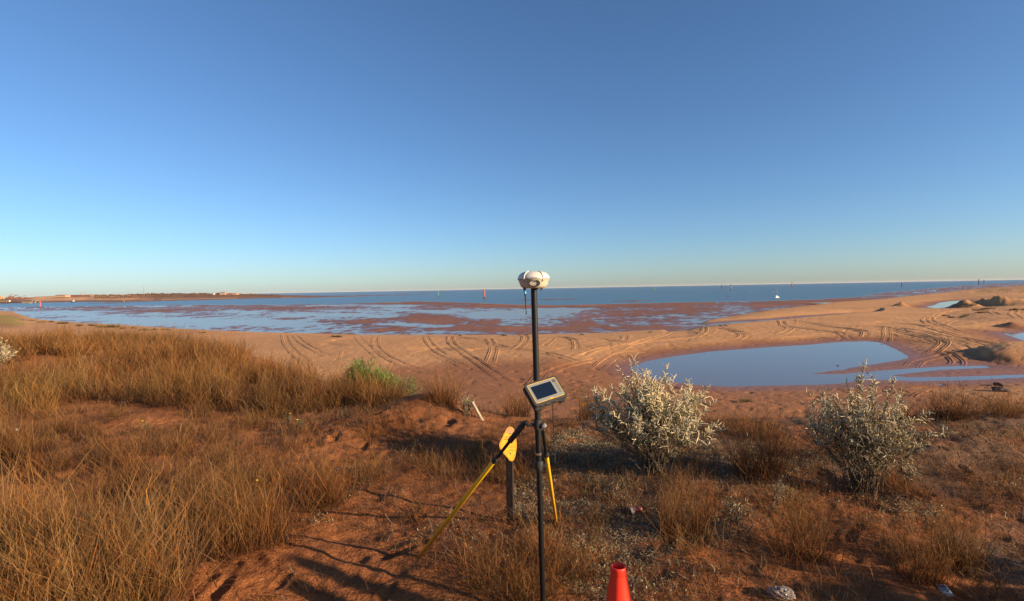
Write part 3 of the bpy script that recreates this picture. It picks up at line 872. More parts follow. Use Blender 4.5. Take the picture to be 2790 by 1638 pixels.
for dx in (-1, 0, 1):
    for dy in (-1, 0, 1):
        if dx or dy: mb.prism(rrect(0.0055, 0.0055, 0.001, 1), Lc(kx + dx * 0.0065 - 0.002, Hd / 2 - 0.035 + dy * 0.0065, 0.0025), 0.002)
mb.build('arrow_keypad', m_print, fc, base)
for k in range(6):
    mb = MB(); mb.prism(rrect(0.010, 0.0045, 0.001, 1), Lc(kx + 0.001, Hd / 2 - 0.055 - k * 0.0145, 0.0026), 0.002)
    mb.build('function_key', m_print if k < 5 else m_green, fc, base)
for (dx, w_) in ((-0.062, 0.018), (-0.022, 0.028), (0.03, 0.02)):
    mb = MB(); mb.prism(rrect(w_, 0.012, 0.002, 1), Mc @ Matrix.Translation((dx, -Hd / 2 - 0.0006, -0.016)) @ Matrix.Rotation(R(90), 4, 'X'), 0.006)
    mb.build('connector_socket', m_chrome, fc, base)
# bracket that holds the computer on the pole, coiled stylus lead
br = pix_on_line(base, top, v=1085)
mb = MB(); mb.box(br + Vector((0.004, -0.012, 0)), (0.052, 0.05, 0.05), bev=0.008); mb.box((br + ctr - ez * 0.036) / 2, (0.03, (br - ctr).length * 0.8, 0.03), bev=0.005); mb.build('bracket', m_rubber, rover, base)
c0 = at_y(1506, 1098, PY - 0.03); c1 = at_y(1510, 1192, PY - 0.02); c2 = at_y(1512, 1262, PY - 0.01)
mb = MB(); N = 30 * 10
mb.tube([c0.lerp(c1, k / N) + Vector((math.cos(k * 0.628) * 0.0045, math.sin(k * 0.628) * 0.0045, 0)) for k in range(N + 1)], 0.0013, 5)
mb.tube([c1, c1.lerp(c2, .3), c2], [0.0016, 0.0035, 0.0030], 8); mb.build('stylus_lead', m_rubber, fc, base)

# bipod head and legs
bh = pix_on_line(base, top, v=1156)
mb = MB(); mb.tube([bh - dn * 0.028, bh + dn * 0.028], 0.0235, 16); mb.tube([bh + Vector((0.018, -0.016, 0.0)), bh + Vector((0.032, -0.022, 0))], 0.010, 12)
mb.build('bipod_head', m_rubber, rover, base)
mb = MB(); kc = at_y(1482, 1160, PY - 0.02); mb.lathe([(0, -0.014), (0.012, -0.014), (0.015, -0.008), (0.015, 0.008), (0.012, 0.014), (0, 0.014)], kc, 10, M=Matrix.Rotation(R(62), 3, 'Y')); mb.build('clamp_knob', m_greyp, rover, base)
def leg(name, topv, foot, grip_v, collar_v, arm):
    mb = MB(); g1 = pix_on_line(topv, foot, v=grip_v); c_ = pix_on_line(topv, foot, v=collar_v); d = (foot - topv).normalized()
    mb.tube([foot - d * 0.02, foot - d * 0.005, c_], [0.010, 0.0135, 0.0145], 16)
    lg = mb.build('bipod_leg', m_yellow, rover, base)
    mb = MB(); mb.tube([foot - d * 0.022, foot + d * 0.03], [0.012, 0.002], 10); mb.build('leg_spike', m_rubber, lg, base)
    mb = MB(); mb.tube([c_ + d * 0.012, c_ + d * 0.008, c_ - d * 0.02, c_ - d * 0.03], [0.0165, 0.019, 0.019, 0.013], 14); mb.build('leg_collar', m_rubber, lg, base)
    mb = MB(); mb.tube([c_, g1], 0.0105, 12); mb.build('inner_tube', m_black, lg, base)
    if arm:
        mb = MB(); mb.tube([g1, g1 - d * 0.008, topv + d * 0.03, topv], [0.013, 0.0175, 0.0185, 0.013], 14); mb.build('grip', m_rubber, lg, base)
        mb = MB(); kk = at_y(1439, 1159.5, PY)
        mb.tube([topv - d * 0.012, topv, kk, kk + Vector((0.012, 0, 0.002)), bh], [0.006, 0.010, 0.0095, 0.009, 0.011], 10); mb.build('hinge_arm', m_rubber, lg, base)
    return lg, c_, d
lt = at_y(1430.5, 1150, PY + 0.02); lf = hit(1142, 1517)
leg('a', lt, lf, 1204, 1256, True)
rt = at_y(1477, 1163, PY + 0.03); rf = hit(1516, 1428)
lg, c_, d = leg('b', rt, rf, 1175, 1240, False)
mb = MB(); mb.tube([rf + Vector((-0.055, 0.0, 0.012)), rf + Vector((-0.02, 0, 0.02)), rf + Vector((0.02, 0, 0.02)), rf + Vector((0.05, 0, 0.012))], [0.012, 0.022, 0.022, 0.012], 10)
mb.build('foot_pedal', m_rubber, lg, base)

# ---------------------------------------------------------------- warning marker on its steel post
pb = hit(1390, 1432); sy = pb.y - 0.03
post = thing('marker_post', pb, 'low brown steel post with oval yellow plastic warning plate behind the left bipod leg', 'marker post')
pt = at_y(1387, 1185, pb.y)
m_rust = simple_mat('rusted_steel', (0.022, 0.011, 0.008), 0.7, noise=0.35, nscale=30, bump=0.3)
mb = MB(); wv_ = 0.027; th = 0.004
rz = Matrix.Rotation(R(-18), 3, 'Z')
hgt = pt.z - pb.z + 0.05; mz = pb.z - 0.05 + hgt / 2
for (cx_, cy_, sx, sy_) in ((-wv_, 0.018, th, 0.036), (wv_, 0.018, th, 0.036), (0, 0, 2 * wv_ + th, th)):
    c = rz @ Vector((cx_, cy_, 0)); mb.box((pb.x + c.x, pb.y + c.y, mz), (sx, sy_, hgt), rot=rz)
mb.build('steel_channel', m_rust, post, pb)
OUT = [(1379, 1171), (1383, 1165.5), (1389, 1162.5), (1395, 1164), (1400, 1169), (1403, 1178), (1405.5, 1192), (1407.8, 1207), (1407.6, 1220), (1405.5, 1235), (1403, 1247),
       (1399.5, 1254), (1394, 1257), (1388, 1254.5), (1384, 1249), (1376, 1240), (1368, 1231), (1362, 1221), (1360.3, 1213), (1362, 1206), (1368, 1194), (1374, 1181)]
sc_ = at_y(1386, 1210, sy); sn = Vector((0.30, -0.94, 0.10)).normalized()
sxv = Vector((0, 0, 1)).cross(sn).normalized(); syv = sn.cross(sxv)
Ms = Matrix((sxv, syv, sn)).transposed().to_4x4(); Ms.translation = sc_
Mi = Ms.inverted()
def to_plate(u, v):
    d = ray(u, v); o = Vector((0, 0, CAMZ)); t = (sc_ - o).dot(sn) / d.dot(sn); p = Mi @ (o + d * t); return (p.x, p.y)
outl = [to_plate(u, v) for u, v in OUT][::-1]
m_plate = simple_mat('yellow_plate', (0.76, 0.36, 0.02), 0.35, noise=0.15, nscale=20)
mb = MB(); mb.prism(outl, Ms, 0.003); plate = mb.build('warning_plate', m_plate, post, pb)
cxp = sum(p[0] for p in outl) / len(outl); cyp = sum(p[1] for p in outl) / len(outl)
inn = [(cxp + (x - cxp) * .93, cyp + (y - cyp) * .955) for x, y in outl]; inn2 = [(cxp + (x - cxp) * .90, cyp + (y - cyp) * .935) for x, y in outl]
Ms1 = Ms.copy(); Ms1.translation = sc_ + sn * 0.0008
mb = MB(); ring_plate(mb, inn, inn2, Ms1, 0.0007); mb.build('plate_border', m_redprint, plate, pb)
m_fade = simple_mat('faded_print', (0.42, 0.20, 0.09), 0.5)
capo = [to_plate(u, v) for u, v in [(1381, 1173), (1385, 1167.5), (1390, 1166), (1396, 1168), (1400, 1174), (1402, 1181), (1394, 1183), (1384, 1180), (1380, 1180)]][::-1]
mb = MB(); mb.prism(capo, Ms1, 0.0006); mb.build('plate_cap_print', m_fade, plate, pb)
def plate_text(s, u, v, size):
    x, y = to_plate(u, v); M_ = Ms @ Matrix.Translation((x, y, 0.0008)); text_obj(s, 'plate_lettering', m_redprint, M_, size, plate, pb)
plate_text('WARNING', 1392, 1190, 0.023); plate_text('RIGID SU', 1384, 1197, 0.017)
for (u0, u1, v) in [(1377, 1388, 1203), (1380, 1390, 1206.5), (1392, 1401, 1208), (1392, 1402, 1213), (1388, 1405, 1217), (1385, 1404, 1220), (1385, 1402, 1226), (1386, 1403, 1229), (1380, 1386, 1233), (1388, 1401, 1243), (1386, 1399, 1249)]:
    a = to_plate(u0, v); b = to_plate(u1, v - 0.5)
    mb = MB(); mb.prism([(a[0], a[1]), (b[0], b[1]), (b[0], b[1] + 0.0022), (a[0], a[1] + 0.0022)], Ms1, 0.0005); mb.build('plate_small_print', m_redprint, plate, pb)
for (u, v) in ((1389.5, 1182.5), (1391, 1236)):
    x, y = to_plate(u, v); M_ = Ms @ Matrix.Translation((x, y, 0))
    mb = MB(); mb.lathe([(0.0, 0.005), (0.004, 0.004), (0.006, 0.0015), (0.0065, -0.001)], (0, 0, 0), 14, M=M_); mb.build('fixing_bolt', m_dgrey, post, pb)

# ---------------------------------------------------------------- traffic cone
ctp = at_y(1685, 1541, 2.42); cg = dune_z1(ctp.x, ctp.y); chh = ctp.z - cg
m_cone = simple_mat('orange_red_rubber', (0.80, 0.032, 0.009), 0.5, noise=0.18, nscale=11, bump=0.10)
cb_ = Vector((ctp.x, ctp.y, cg)); cone = thing('traffic_cone', cb_, 'bright orange red traffic cone standing in front at the bottom edge', 'traffic cone')
mb = MB(); mb.lathe([(0.150, 0.03), (0.142, 0.05), (0.0375, chh - 0.035), (0.0375, chh - 0.012), (0.036, chh - 0.003), (0.033, chh), (0.029, chh - 0.003), (0.028, chh - 0.05), (0.10, 0.2)], cb_, 40); mb.build('cone_body', m_cone, cone, cb_)
mb = MB(); mb.lathe([(0.0382, chh - 0.040), (0.0392, chh - 0.034), (0.0382, chh - 0.012)], cb_, 40); mb.build('top_collar', m_cone, cone, cb_)
mb = MB(); mb.box((cb_.x, cb_.y, cg + 0.016), (0.36, 0.36, 0.032), bev=0.01); mb.build('base', m_rubber, cone, cb_)

# ---------------------------------------------------------------- debris
b0 = hit(1313, 1144); b1 = at_y(1286.5, 1095, b0.y + 0.02)
d = (b1 - b0).normalized(); x1 = b0 - d * 0.08
mb = MB(); mb.tube([x1, b1], 0.024, 14, cap=False); mb.tube([b1, x1], 0.019, 14, cap=False)
n_ = 14
o = mb.build('pipe_stub', simple_mat('weathered_grey_pipe', (0.33, 0.27, 0.19), 0.7, noise=0.25, nscale=25, bump=0.2), None, b0)
set_props(o, 'short hollow grey pipe leaning out of the red sand beside the mound', 'pipe')
p0 = hit(47, 1176); p1 = p0 + Vector((-1.1, -0.05, 0.0)); p0.z += 0.03; p1.z = dune_z1(p1.x, p1.y) + 0.06
dd_ = (p0 - p1).normalized()
pipe = thing('metal_pipe', p1, 'shiny silver metal pipe lying in the grass at the left edge', 'pipe')
mb = MB(); mb.tube([p1, p0 - dd_ * 0.07], 0.023, 14); mb.build('tube', m_chrome, pipe, p1)
mb = MB(); mb.tube([p0 - dd_ * 0.07, p0 - dd_ * 0.02], 0.017, 12); mb.build('neck', simple_mat('dull_metal', (0.25, 0.2, 0.15), 0.5, metal=0.6), pipe, p1)
mb = MB(); mb.tube([p0 - dd_ * 0.025, p0], 0.022, 12); mb.build('end_cap', m_white, pipe, p1)
# cigarette packet sized box
kb = hit(2572, 1616); kz = Matrix.Rotation(R(-14), 3, 'Z') @ Matrix.Rotation(R(10), 3, 'X')
pk = thing('card_packet', kb, 'small blue and white card packet lying in the shade near bottom right', 'packet')
mb = MB(); mb.box(kb + Vector((0, 0, 0.016)), (0.060, 0.085, 0.024), rot=kz, bev=0.0015); mb.build('box', m_white, pk, kb)
mb = MB(); mb.box(kb + kz @ Vector((-0.004, 0.004, 0.013)) + Vector((0, 0, 0.016)), (0.044, 0.062, 0.0012), rot=kz); mb.build('printed_picture', simple_mat('blue_print', (0.05, 0.11, 0.22), 0.4, noise=0.5, nscale=60), pk, kb)
# crushed drink can
cc = hit(1732, 1398); can = thing('drink_can', cc, 'crushed dark red and white drink can among the dry litter', 'can')
mb = MB(); rot = Matrix.Rotation(R(12), 3, 'Z') @ Matrix.Rotation(R(84), 3, 'Y')
prof = [(0.0, -0.06), (0.026, -0.06), (0.032, -0.052), (0.032, -0.02), (0.024, 0.0), (0.030, 0.02), (0.032, 0.048), (0.027, 0.056)]
mb.lathe(prof, cc + Vector((0, 0, 0.026)), 16, M=rot); mb.build('can_body', simple_mat('dark_red_can', (0.16, 0.030, 0.028), 0.35, noise=0.5, nscale=40), can, cc)
mb = MB(); mb.lathe([(0.0325, -0.052), (0.0326, -0.03), (0.029, -0.012)], cc + Vector((0, 0, 0.026)), 16, M=rot); mb.build('white_band', m_white, can, cc)
# crumpled plastic bag
bg = hit(2130, 1625); bm = bmesh.new(); bmesh.ops.create_icosphere(bm, subdivisions=4, radius=1)
for v in bm.verts:
    n3 = float(fbm(np.array([v.co.x * 2.2 + v.co.z * 3]), np.array([v.co.y * 2.2 - v.co.z * 2]), 3, 77)[0])
    rr_ = 0.75 + 0.5 * abs(n3) ** 0.6
    v.co = Vector((v.co.x * 0.085 * rr_, v.co.y * 0.06 * rr_, max(v.co.z, -0.3) * 0.045 * rr_)) + bg + Vector((0, 0, 0.012))
mb = MB(); bm.verts.index_update(); mb.add([v.co for v in bm.verts], [[v.index for v in f.verts] for f in bm.faces], False); bm.free()
o = mb.build('plastic_bag', simple_mat('cloudy_plastic', (0.20, 0.165, 0.14), 0.35), None, bg); set_props(o, 'crumpled pale plastic bag half buried in red sand at the bottom edge', 'bag')

# ---------------------------------------------------------------- things on the beach
def rock(u, v, sx, sz, seed, label, zoff=0.0, col=None, zlev=None):
    p = on_z(u, v, zlev) if zlev is not None else hit(u, v, beach_z, 25, 600)
    bm = bmesh.new(); bmesh.ops.create_icosphere(bm, subdivisions=3, radius=1)
    for q in bm.verts:
        n3 = float(fbm(np.array([q.co.x * 1.6 + seed]), np.array([q.co.y * 1.6 + q.co.z * 1.3]), 3, seed)[0])
        q.co = q.co * (1 + 0.45 * n3); q.co = Vector((q.co.x * sx, q.co.y * sx * .7, max(q.co.z, -0.4) * sz)) + p + Vector((0, 0, zoff))
    mb = MB(); bm.verts.index_update(); mb.add([q.co for q in bm.verts], [[q.index for q in f.verts] for f in bm.faces], False); bm.free()
    o = mb.build('rock', m_rock, None, p); set_props(o, label, 'rock'); return o
m_rock = simple_mat('dark_rock', (0.07, 0.045, 0.035), 0.85, noise=0.35, nscale=3, bump=0.5)
rock(2283, 997, 0.24, 0.10, 3, 'dark rock poking out of the pond, the farther of two', zlev=ZP)
rock(2365, 1017, 0.26, 0.09, 5, 'dark rock in the narrow arm of the pond, the nearer of two', zlev=ZP)
rock(2729, 1066, 0.95, 0.55, 9, 'low dark rock on the beach below the buried tyre')
ty = hit(2720, 1050, beach_z, 25, 200)
tyre = thing('tyre', ty, 'black tyre half buried in the beach sand near the right edge', 'tyre')
mb = MB(); rt_ = Matrix.Rotation(R(30), 3, 'Z') @ Matrix.Rotation(R(24), 3, 'Y'); prof = []
for k in range(17):
    a = -2.5 + 5.0 * k / 16; prof.append((0.33 + 0.14 * math.cos(a), 0.12 * math.sin(a)))
mb.lathe(prof, ty + Vector((0, 0, 0.12)), 28, M=rt_); mb.build('tread', m_rubber, tyre, ty)
mb = MB(); mb.lathe([(0.30, -0.07), (0.20, -0.05), (0.20, 0.05), (0.30, 0.07)], ty + Vector((0, 0, 0.12)), 28, M=rt_); mb.build('rim', m_dgrey, tyre, ty)
sp0 = hit(694, 897.5, beach_z, 60, 400)
o = rock(692, 897, 0.8, 0.28, 13, 'small black rock at the edge of the mud flat')

# ---------------------------------------------------------------- channel beacons out in the water
m_redp = simple_mat('faded_red_paint', (0.48, 0.10, 0.09), 0.6, noise=0.15, nscale=1.0)
m_greenp = simple_mat('green_paint', (0.08, 0.30, 0.14), 0.6); m_pile = simple_mat('dark_pile', (0.05, 0.05, 0.055), 0.7, noise=0.3, nscale=2.0)
def beacon(u, vt, vb, wpx, mat, label, kind):
    b = on_z(u, vb, ZS); t = at_y(u, vt, b.y); h = t.z - b.z; w = .8 * wpx / FPX * b.y
    th_ = thing('channel_beacon', b, label, 'beacon', 'channel beacons in the bay')
    mb = MB(); mb.tube([b - Vector((0, 0, 1)), b + Vector((0, 0, h * 0.22))], w * .55, 10); mb.build('pile', m_pile, th_, b)
    mb = MB(); mb.tube([b + Vector((0, 0, h * 0.18)), b + Vector((0, 0, h * 0.86))], [w * .5, w * .42], 10); mb.build('column', mat, th_, b)
    mb = MB(); mb.tube([b + Vector((0, 0, h * 0.86)), b + Vector((0, 0, h * 0.89))], w * .75, 10)
    for k in range(6):
        a = k * math.pi / 3; e = Vector((math.cos(a), math.sin(a), 0)) * w * .7
        mb.tube([b + Vector((0, 0, h * 0.88)) + e, b + Vector((0, 0, h * 0.96)) + e], w * .05, 5)
    mb.build('platform', m_pile, th_, b)
    mb = MB(); mb.tube([b + Vector((0, 0, h * 0.89)), b + Vector((0, 0, h * 0.95)), b + Vector((0, 0, h))], [w * .22, w * .22, w * .12], 8); mb.build('lantern', m_white if kind else m_pile, th_, b)
    return th_
beacon(1320, 786, 815, 4.6, m_redp, 'tall pink red channel beacon left of the white receiver', 1)
beacon(1194, 791.5, 810.5, 2.6, m_greenp, 'slim green channel beacon left of the pink red one', 1)
beacon(1782, 781.5, 795, 2.4, m_greenp, 'pale green topped beacon in the middle of the bay', 1)
beacon(1992, 774.5, 791.5, 3.0, m_redp, 'slim red beacon right of a dark pile, before the white boats', 0)
beacon(1966, 774.5, 786, 2.0, m_pile, 'dark slender pile beacon left beside the slim red beacon', 0)
beacon(2158, 769, 782, 3.0, m_redp, 'faint red beacon right above the white sailing boat', 0)
beacon(2457, 768.5, 781, 2.6, m_pile, 'dark pile beacon alone off the right hand shore', 1)
beacon(2667, 760, 775, 2.4, m_pile, 'taller of two dark beacons on the right hand point', 0)
beacon(2681, 762, 773, 2.0, m_pile, 'shorter of two dark beacons on the right hand point', 0)
beacon(110, 816, 841, 3.4, m_redp, 'red beacon standing at the edge of the mud before the jetty', 0)
beacon(338, 814, 826.5, 1.8, simple_mat('grey_green_pile', (0.20, 0.22, 0.16), 0.7), 'grey green pile beacon before the far mud bank', 0)

# ---------------------------------------------------------------- boats
def hull(mb, c, L, W, H, az_, n=9):
    rows = []; rz_ = Matrix.Rotation(az_, 3, 'Z')
    for i in range(n):
        t = i / (n - 1); x = (t - 0.5) * L
        w = W * 0.5 * (1 - max(0, (t - 0.45) / 0.55) ** 2.2) * (0.85 + 0.15 * min(1, t * 4)); sheer = H * (0.8 + 0.35 * t * t)
        rows.append([rz_ @ Vector(q) + c for q in ((x, -w, sheer), (x * 0.96, -w * .8, H * .25), (x * 0.9, 0, -0.3 * H), (x * 0.96, w * .8, H * .25), (x, w, sheer))])
    v = [q for r_ in rows for q in r_]; f = []
    for i in range(n - 1):
        for k in range(4): f.append([i * 5 + k, i * 5 + k + 1, (i + 1) * 5 + k + 1, (i + 1) * 5 + k])
        f.append([i * 5 + 4, i * 5, (i + 1) * 5, (i + 1) * 5 + 4])
    f.append([0, 1, 2, 3, 4]); mb.add(v, f)
m_hullw = simple_mat('white_hull', (0.80, 0.79, 0.76), 0.35); m_hulld = simple_mat('dark_hull', (0.04, 0.045, 0.05), 0.5); m_win = simple_mat('cabin_window', (0.02, 0.025, 0.03), 0.15)
def boat(u, v, Lpx, label, az_, mast=0, dark=False, cabin=True):
    c = on_z(u, v, ZS); k = c.y / FPX; L = Lpx * k; W = L * .32; H = L * .14
    b = thing('sailing_boat' if mast else 'motor_boat', c, label, 'boat', 'boats moored in the bay')
    mb = MB(); hull(mb, c, L, W, H, az_); mb.build('hull', m_hulld if dark else m_hullw, b, c)
    rz_ = Matrix.Rotation(az_, 3, 'Z')
    if cabin:
        mb = MB(); mb.box(c + rz_ @ Vector((-L * .05, 0, H * 1.25)), (L * .38, W * .62, H * 1.1), rot=rz_, bev=H * .15); cab = mb.build('cabin', m_hullw, b, c)
        mb = MB(); mb.box(c + rz_ @ Vector((-L * .05, 0, H * 1.45)), (L * .385, W * .63, H * .35), rot=rz_); mb.build('window', m_win, cab, c)
        mb = MB(); mb.box(c + rz_ @ Vector((-L * .10, 0, H * 2.1)), (L * .20, W * .4, H * .6), rot=rz_, bev=H * .1); mb.build('wheelhouse', m_hullw, b, c)
    if mast:
        hm_ = mast * k
        mb = MB(); mb.tube([c + rz_ @ Vector((L * .06, 0, H)), c + rz_ @ Vector((L * .06, 0, hm_))], [L * .012, L * .008], 8); mb.build('mast', m_white, b, c)
        mb = MB(); mb.tube([c + rz_ @ Vector((L * .06, 0, H * 2.6)), c + rz_ @ Vector((-L * .34, 0, H * 2.5))], L * .012, 8); mb.build('boom', m_white, b, c)
        for ex_ in (L * .48, -L * .47):
            mb = MB(); mb.tube([c + rz_ @ Vector((L * .06, 0, hm_ * .98)), c + rz_ @ Vector((ex_, 0, H * 1.1))], L * .003, 4)
            mb.build('stay', m_white, b, c)
    return b
boat(2117, 811.5, 16, 'white sailing boat with a bare mast off the sandy shore', R(18), mast=26)
boat(2106.5, 797, 9.5, 'small white motor boat left behind the sailing boat', R(60))
boat(199, 823.5, 15, 'white motor boat with dark hull before the far rock bank', R(176), dark=True)
boat(97, 826.5, 8, 'dark hulled motor boat moored beside the jetty', R(10), dark=True)
def buoy(u, v, px, col, label):
    c = on_z(u, v, ZS); r_ = px / FPX * c.y
    mb = MB(); mb.lathe([(0, -r_ * .5), (r_ * .7, -r_ * .4), (r_, 0.1 * r_), (r_ * .8, r_ * .7), (r_ * .2, r_ * 1.0), (r_ * .12, r_ * 1.5), (0, r_ * 1.5)], c, 12)
    o = mb.build('mooring_buoy', simple_mat('buoy_paint', col, 0.5), None, c); set_props(o, label, 'buoy', 'mooring buoys')
buoy(82, 827, 1.0, (0.75, 0.5, 0.2), 'orange mooring buoy left of the dark hulled boat by the jetty')
buoy(138, 827, 0.8, (0.8, 0.8, 0.8), 'white mooring buoy right of the red beacon by the jetty')
buoy(180, 824, 0.7, (0.8, 0.7, 0.7), 'tiny pale mooring buoy left of the dark hulled white motor boat')
buoy(1878, 802, 0.9, (0.8, 0.8, 0.78), 'white mooring buoy alone in the open bay'); buoy(1885, 799.5, 0.8, (0.05, 0.05, 0.06), 'black mooring buoy beside the white one in the open bay')
buoy(2044, 793, 0.9, (0.8, 0.8, 0.78), 'white mooring buoy left of the two white boats')
# ships on the horizon
def ship(u, Lpx, label, az_=0.0):
    v = horizon(u) + 1.3; c = on_z(u, v, ZS); k = c.y / FPX; L = Lpx * k
    s = thing('cargo_ship', c, label, 'ship', 'ships on the horizon')
    mb = MB(); hull(mb, c, L, L * .16, L * .07, az_); mb.build('hull', m_shipd, s, c); rz_ = Matrix.Rotation(az_, 3, 'Z')
    mb = MB(); mb.box(c + rz_ @ Vector((-L * .36, 0, L * .12)), (L * .12, L * .12, L * .13), rot=rz_); mb.build('bridge_house', m_hullw, s, c)
    for q in (-.12, .08, .27):
        mb = MB(); mb.tube([c + rz_ @ Vector((L * q, 0, L * .06)), c + rz_ @ Vector((L * q, 0, L * .16))], L * .008, 5)
        mb.build('deck_crane', m_shipd, s, c)
m_shipd = simple_mat('ship_paint', (0.16, 0.15, 0.16), 0.6)
ship(1541, 5, 'tiny cargo ship on the horizon just right of the receiver'); ship(2246, 9, 'cargo ship on the horizon right of the sailing boat'); ship(2284, 6, 'tiny cargo ship on the horizon right beside a larger one', 3.0)
ship(2350, 10, 'long cargo ship on the horizon left of the dark pile beacon', 3.1); ship(2481, 7, 'cargo ship on the horizon right of the dark pile beacon'); ship(1805, 4, 'tiny cargo ship on the horizon right of the pale green topped beacon')

# ---------------------------------------------------------------- far shore: port, jetties, buildings
m_ore = simple_mat('iron_ore', (0.16, 0.065, 0.045), 0.95, noise=0.2, nscale=0.05); m_steel = simple_mat('rusty_steelwork', (0.30, 0.15, 0.10), 0.8)
m_steely = simple_mat('yellow_steelwork', (0.50, 0.32, 0.12), 0.7); m_shed = simple_mat('tan_cladding', (0.40, 0.25, 0.14), 0.8); m_roof = simple_mat('brown_roof', (0.22, 0.10, 0.065), 0.8)
m_conc = simple_mat('pale_concrete', (0.27, 0.22, 0.17), 0.85); m_deckd = simple_mat('dark_timber_deck', (0.06, 0.045, 0.035), 0.85)
YF = on_z(120, 826, ZS).y
def FP(u, v, back=60.0): return at_y(u, v, YF + back)
pxm = (YF + 260) / FPX
def stockpile(u, wpx, vt, vb, label, back):
    b = FP(u, vb, back); k = b.y / FPX; t = FP(u, vt, back); h = t.z - b.z
    mb = MB(); n = 24; vs = []
    for i in range(n):
        x = (i / (n - 1) - .5) * wpx * k
        e = min(1, 2.4 * (0.5 - abs(i / (n - 1) - .5))) ; hh = h * e * (0.92 + .08 * math.sin(i * 2.1))
        vs += [Vector((b.x + x, b.y - h * 1.6 * e - 1, b.z)), Vector((b.x + x, b.y, b.z + hh)), Vector((b.x + x, b.y + h * 1.6 * e + 1, b.z))]
    f = []
    for i in range(n - 1): f += [[i * 3, i * 3 + 3, i * 3 + 4, i * 3 + 1], [i * 3 + 1, i * 3 + 4, i * 3 + 5, i * 3 + 2]]
    mb.add(vs, f); o = mb.build('ore_stockpile', m_ore, None, b); set_props(o, label, 'stockpile', 'ore stockpiles at the port')
stockpile(30, 60, 808.5, 817, 'long red brown ore heap at the left edge of the far port', 170)
stockpile(52, 34, 808, 816, 'steep red brown ore heap under the loading boom', 150)
stockpile(70, 40, 809.5, 815, 'low red brown ore heap beside the orange sand bank', 160)
def truss(mb, a, b, w, n=8):
    d = (b - a); up = Vector((0, 0, w)); 
    for o_ in (Vector((0, 0, 0)), up): mb.tube([a + o_, b + o_], w * .22, 5)
    for i in range(n): mb.tube([a + d * (i / n), a + d * ((i + 1) / n) + up], w * .12, 4); mb.tube([a + d * (i / n), a + d * (i / n) + up], w * .12, 4)
st = FP(36, 813, 120); stk = thing('stacker', st, 'rusty ore stacker with long raised loading boom at the far port', 'machine')
w1 = 1.3 * pxm
mb = MB(); truss(mb, FP(4, 815.5, 120), FP(33, 806, 120), w1 * .7); mb.build('conveyor', m_steel, stk, st)
mb = MB(); truss(mb, FP(32, 810.5, 120), FP(47, 804.5, 120), w1); mb.build('boom', m_deckd, stk, st)
mb = MB()
for (u, v) in ((29, 800), (32.5, 800)): mb.tube([FP(u, 813, 120), FP(u, v, 120)], w1 * .25, 5)
mb.tube([FP(31, 800.5, 120), FP(46, 804.5, 120)], w1 * .12, 4); mb.tube([FP(31, 800.5, 120), FP(22, 808, 120)], w1 * .12, 4)
mb.box(FP(30, 808, 120), (5 * pxm, 4 * pxm, 3.5 * pxm)); mb.build('tower', m_steel, stk, st)
s2 = FP(60, 812, 140); bo = thing('conveyor_boom', s2, 'thin slanting conveyor boom right of the ore stacker', 'machine')
mb = MB(); truss(mb, FP(57, 809, 140), FP(71, 805.5, 140), w1 * .5); mb.build('boom', m_deckd, bo, s2)
for (mu, ma, mv) in ((49.5, 812, 802.5), (58, 814, 808)):
    mb = MB(); mb.tube([FP(mu, ma, 140), FP(mu, mv, 140)], w1 * .3, 5); mb.build('mast', m_steel, bo, s2)
s3 = FP(4, 816, 130); pl = thing('process_plant', s3, 'tan plant building with short stacks at the left edge', 'building')
mb = MB(); mb.box(FP(1, 811.5, 130), (9 * pxm, 5 * pxm, 8 * pxm)); mb.box(FP(8, 813, 130), (6 * pxm, 4 * pxm, 4 * pxm)); mb.build('wall', m_steely, pl, s3)
for su in (6.5, -1):
    mb = MB(); mb.tube([FP(su, 812, 130), FP(su, 806.5, 130)], 0.5 * pxm, 6); mb.build('stack', m_steel, pl, s3)
def shed(u0, u1, v0, v1, back, wm, rm, label, name='shed', flat=False):
    a = FP(u0, v1, back); b = FP(u1, v1, back); t = FP(u0, v0, back); k = a.y / FPX; L = b.x - a.x; h = t.z - a.z; D = 18
    s = thing(name, Vector(((a.x + b.x) / 2, a.y, a.z)), label, 'building'); c = Vector(((a.x + b.x) / 2, a.y + D / 2, a.z)); og = s.location
    mb = MB(); mb.box(c + Vector((0, 0, h * .37 - 1)), (L, D, h * .74 + 2)); mb.build('wall', wm, s, og)
    mb = MB(); e = L * .015
    y0, y1, zc, zt = a.y - 1, a.y + D + 1, a.z + h * .75, a.z + h
    xa, xb = a.x - e, b.x + e
    mb.add([(xa, y0, zc), (xb, y0, zc), (xb, y1, zc), (xa, y1, zc), (xa + L * .03, (y0 + y1) / 2, zt), (xb - L * .03, (y0 + y1) / 2, zt)], [[0, 1, 5, 4], [2, 3, 4, 5], [1, 2, 5], [3, 0, 4], [0, 3, 2, 1]]); mb.build('roof', rm, s, og)
    return s
shed(149.5, 177.5, 803.8, 808.5, 330, m_shed, m_roof, 'long tan shed with brown roof on the orange sand bank')
o = shed(181, 245, 804.2, 806.8, 360, m_roof, m_roof, 'very low long brown shed right of the tan shed'); 
shed(598, 613, 796.5, 801.5, 380, simple_mat('pink_white_wall', (0.45, 0.29, 0.21), 0.8), m_roof, 'pale pink house block on the scrubby far ridge', 'house')
shed(588, 598, 798, 801.5, 385, simple_mat('red_brown_wall', (0.26, 0.10, 0.07), 0.8), m_roof, 'red brown house beside the pale pink block on the ridge', 'house')
shed(613, 634, 799.2, 802, 385, simple_mat('dull_red_wall', (0.28, 0.12, 0.09), 0.8), m_roof, 'low dull red house right of the pale pink block', 'house')
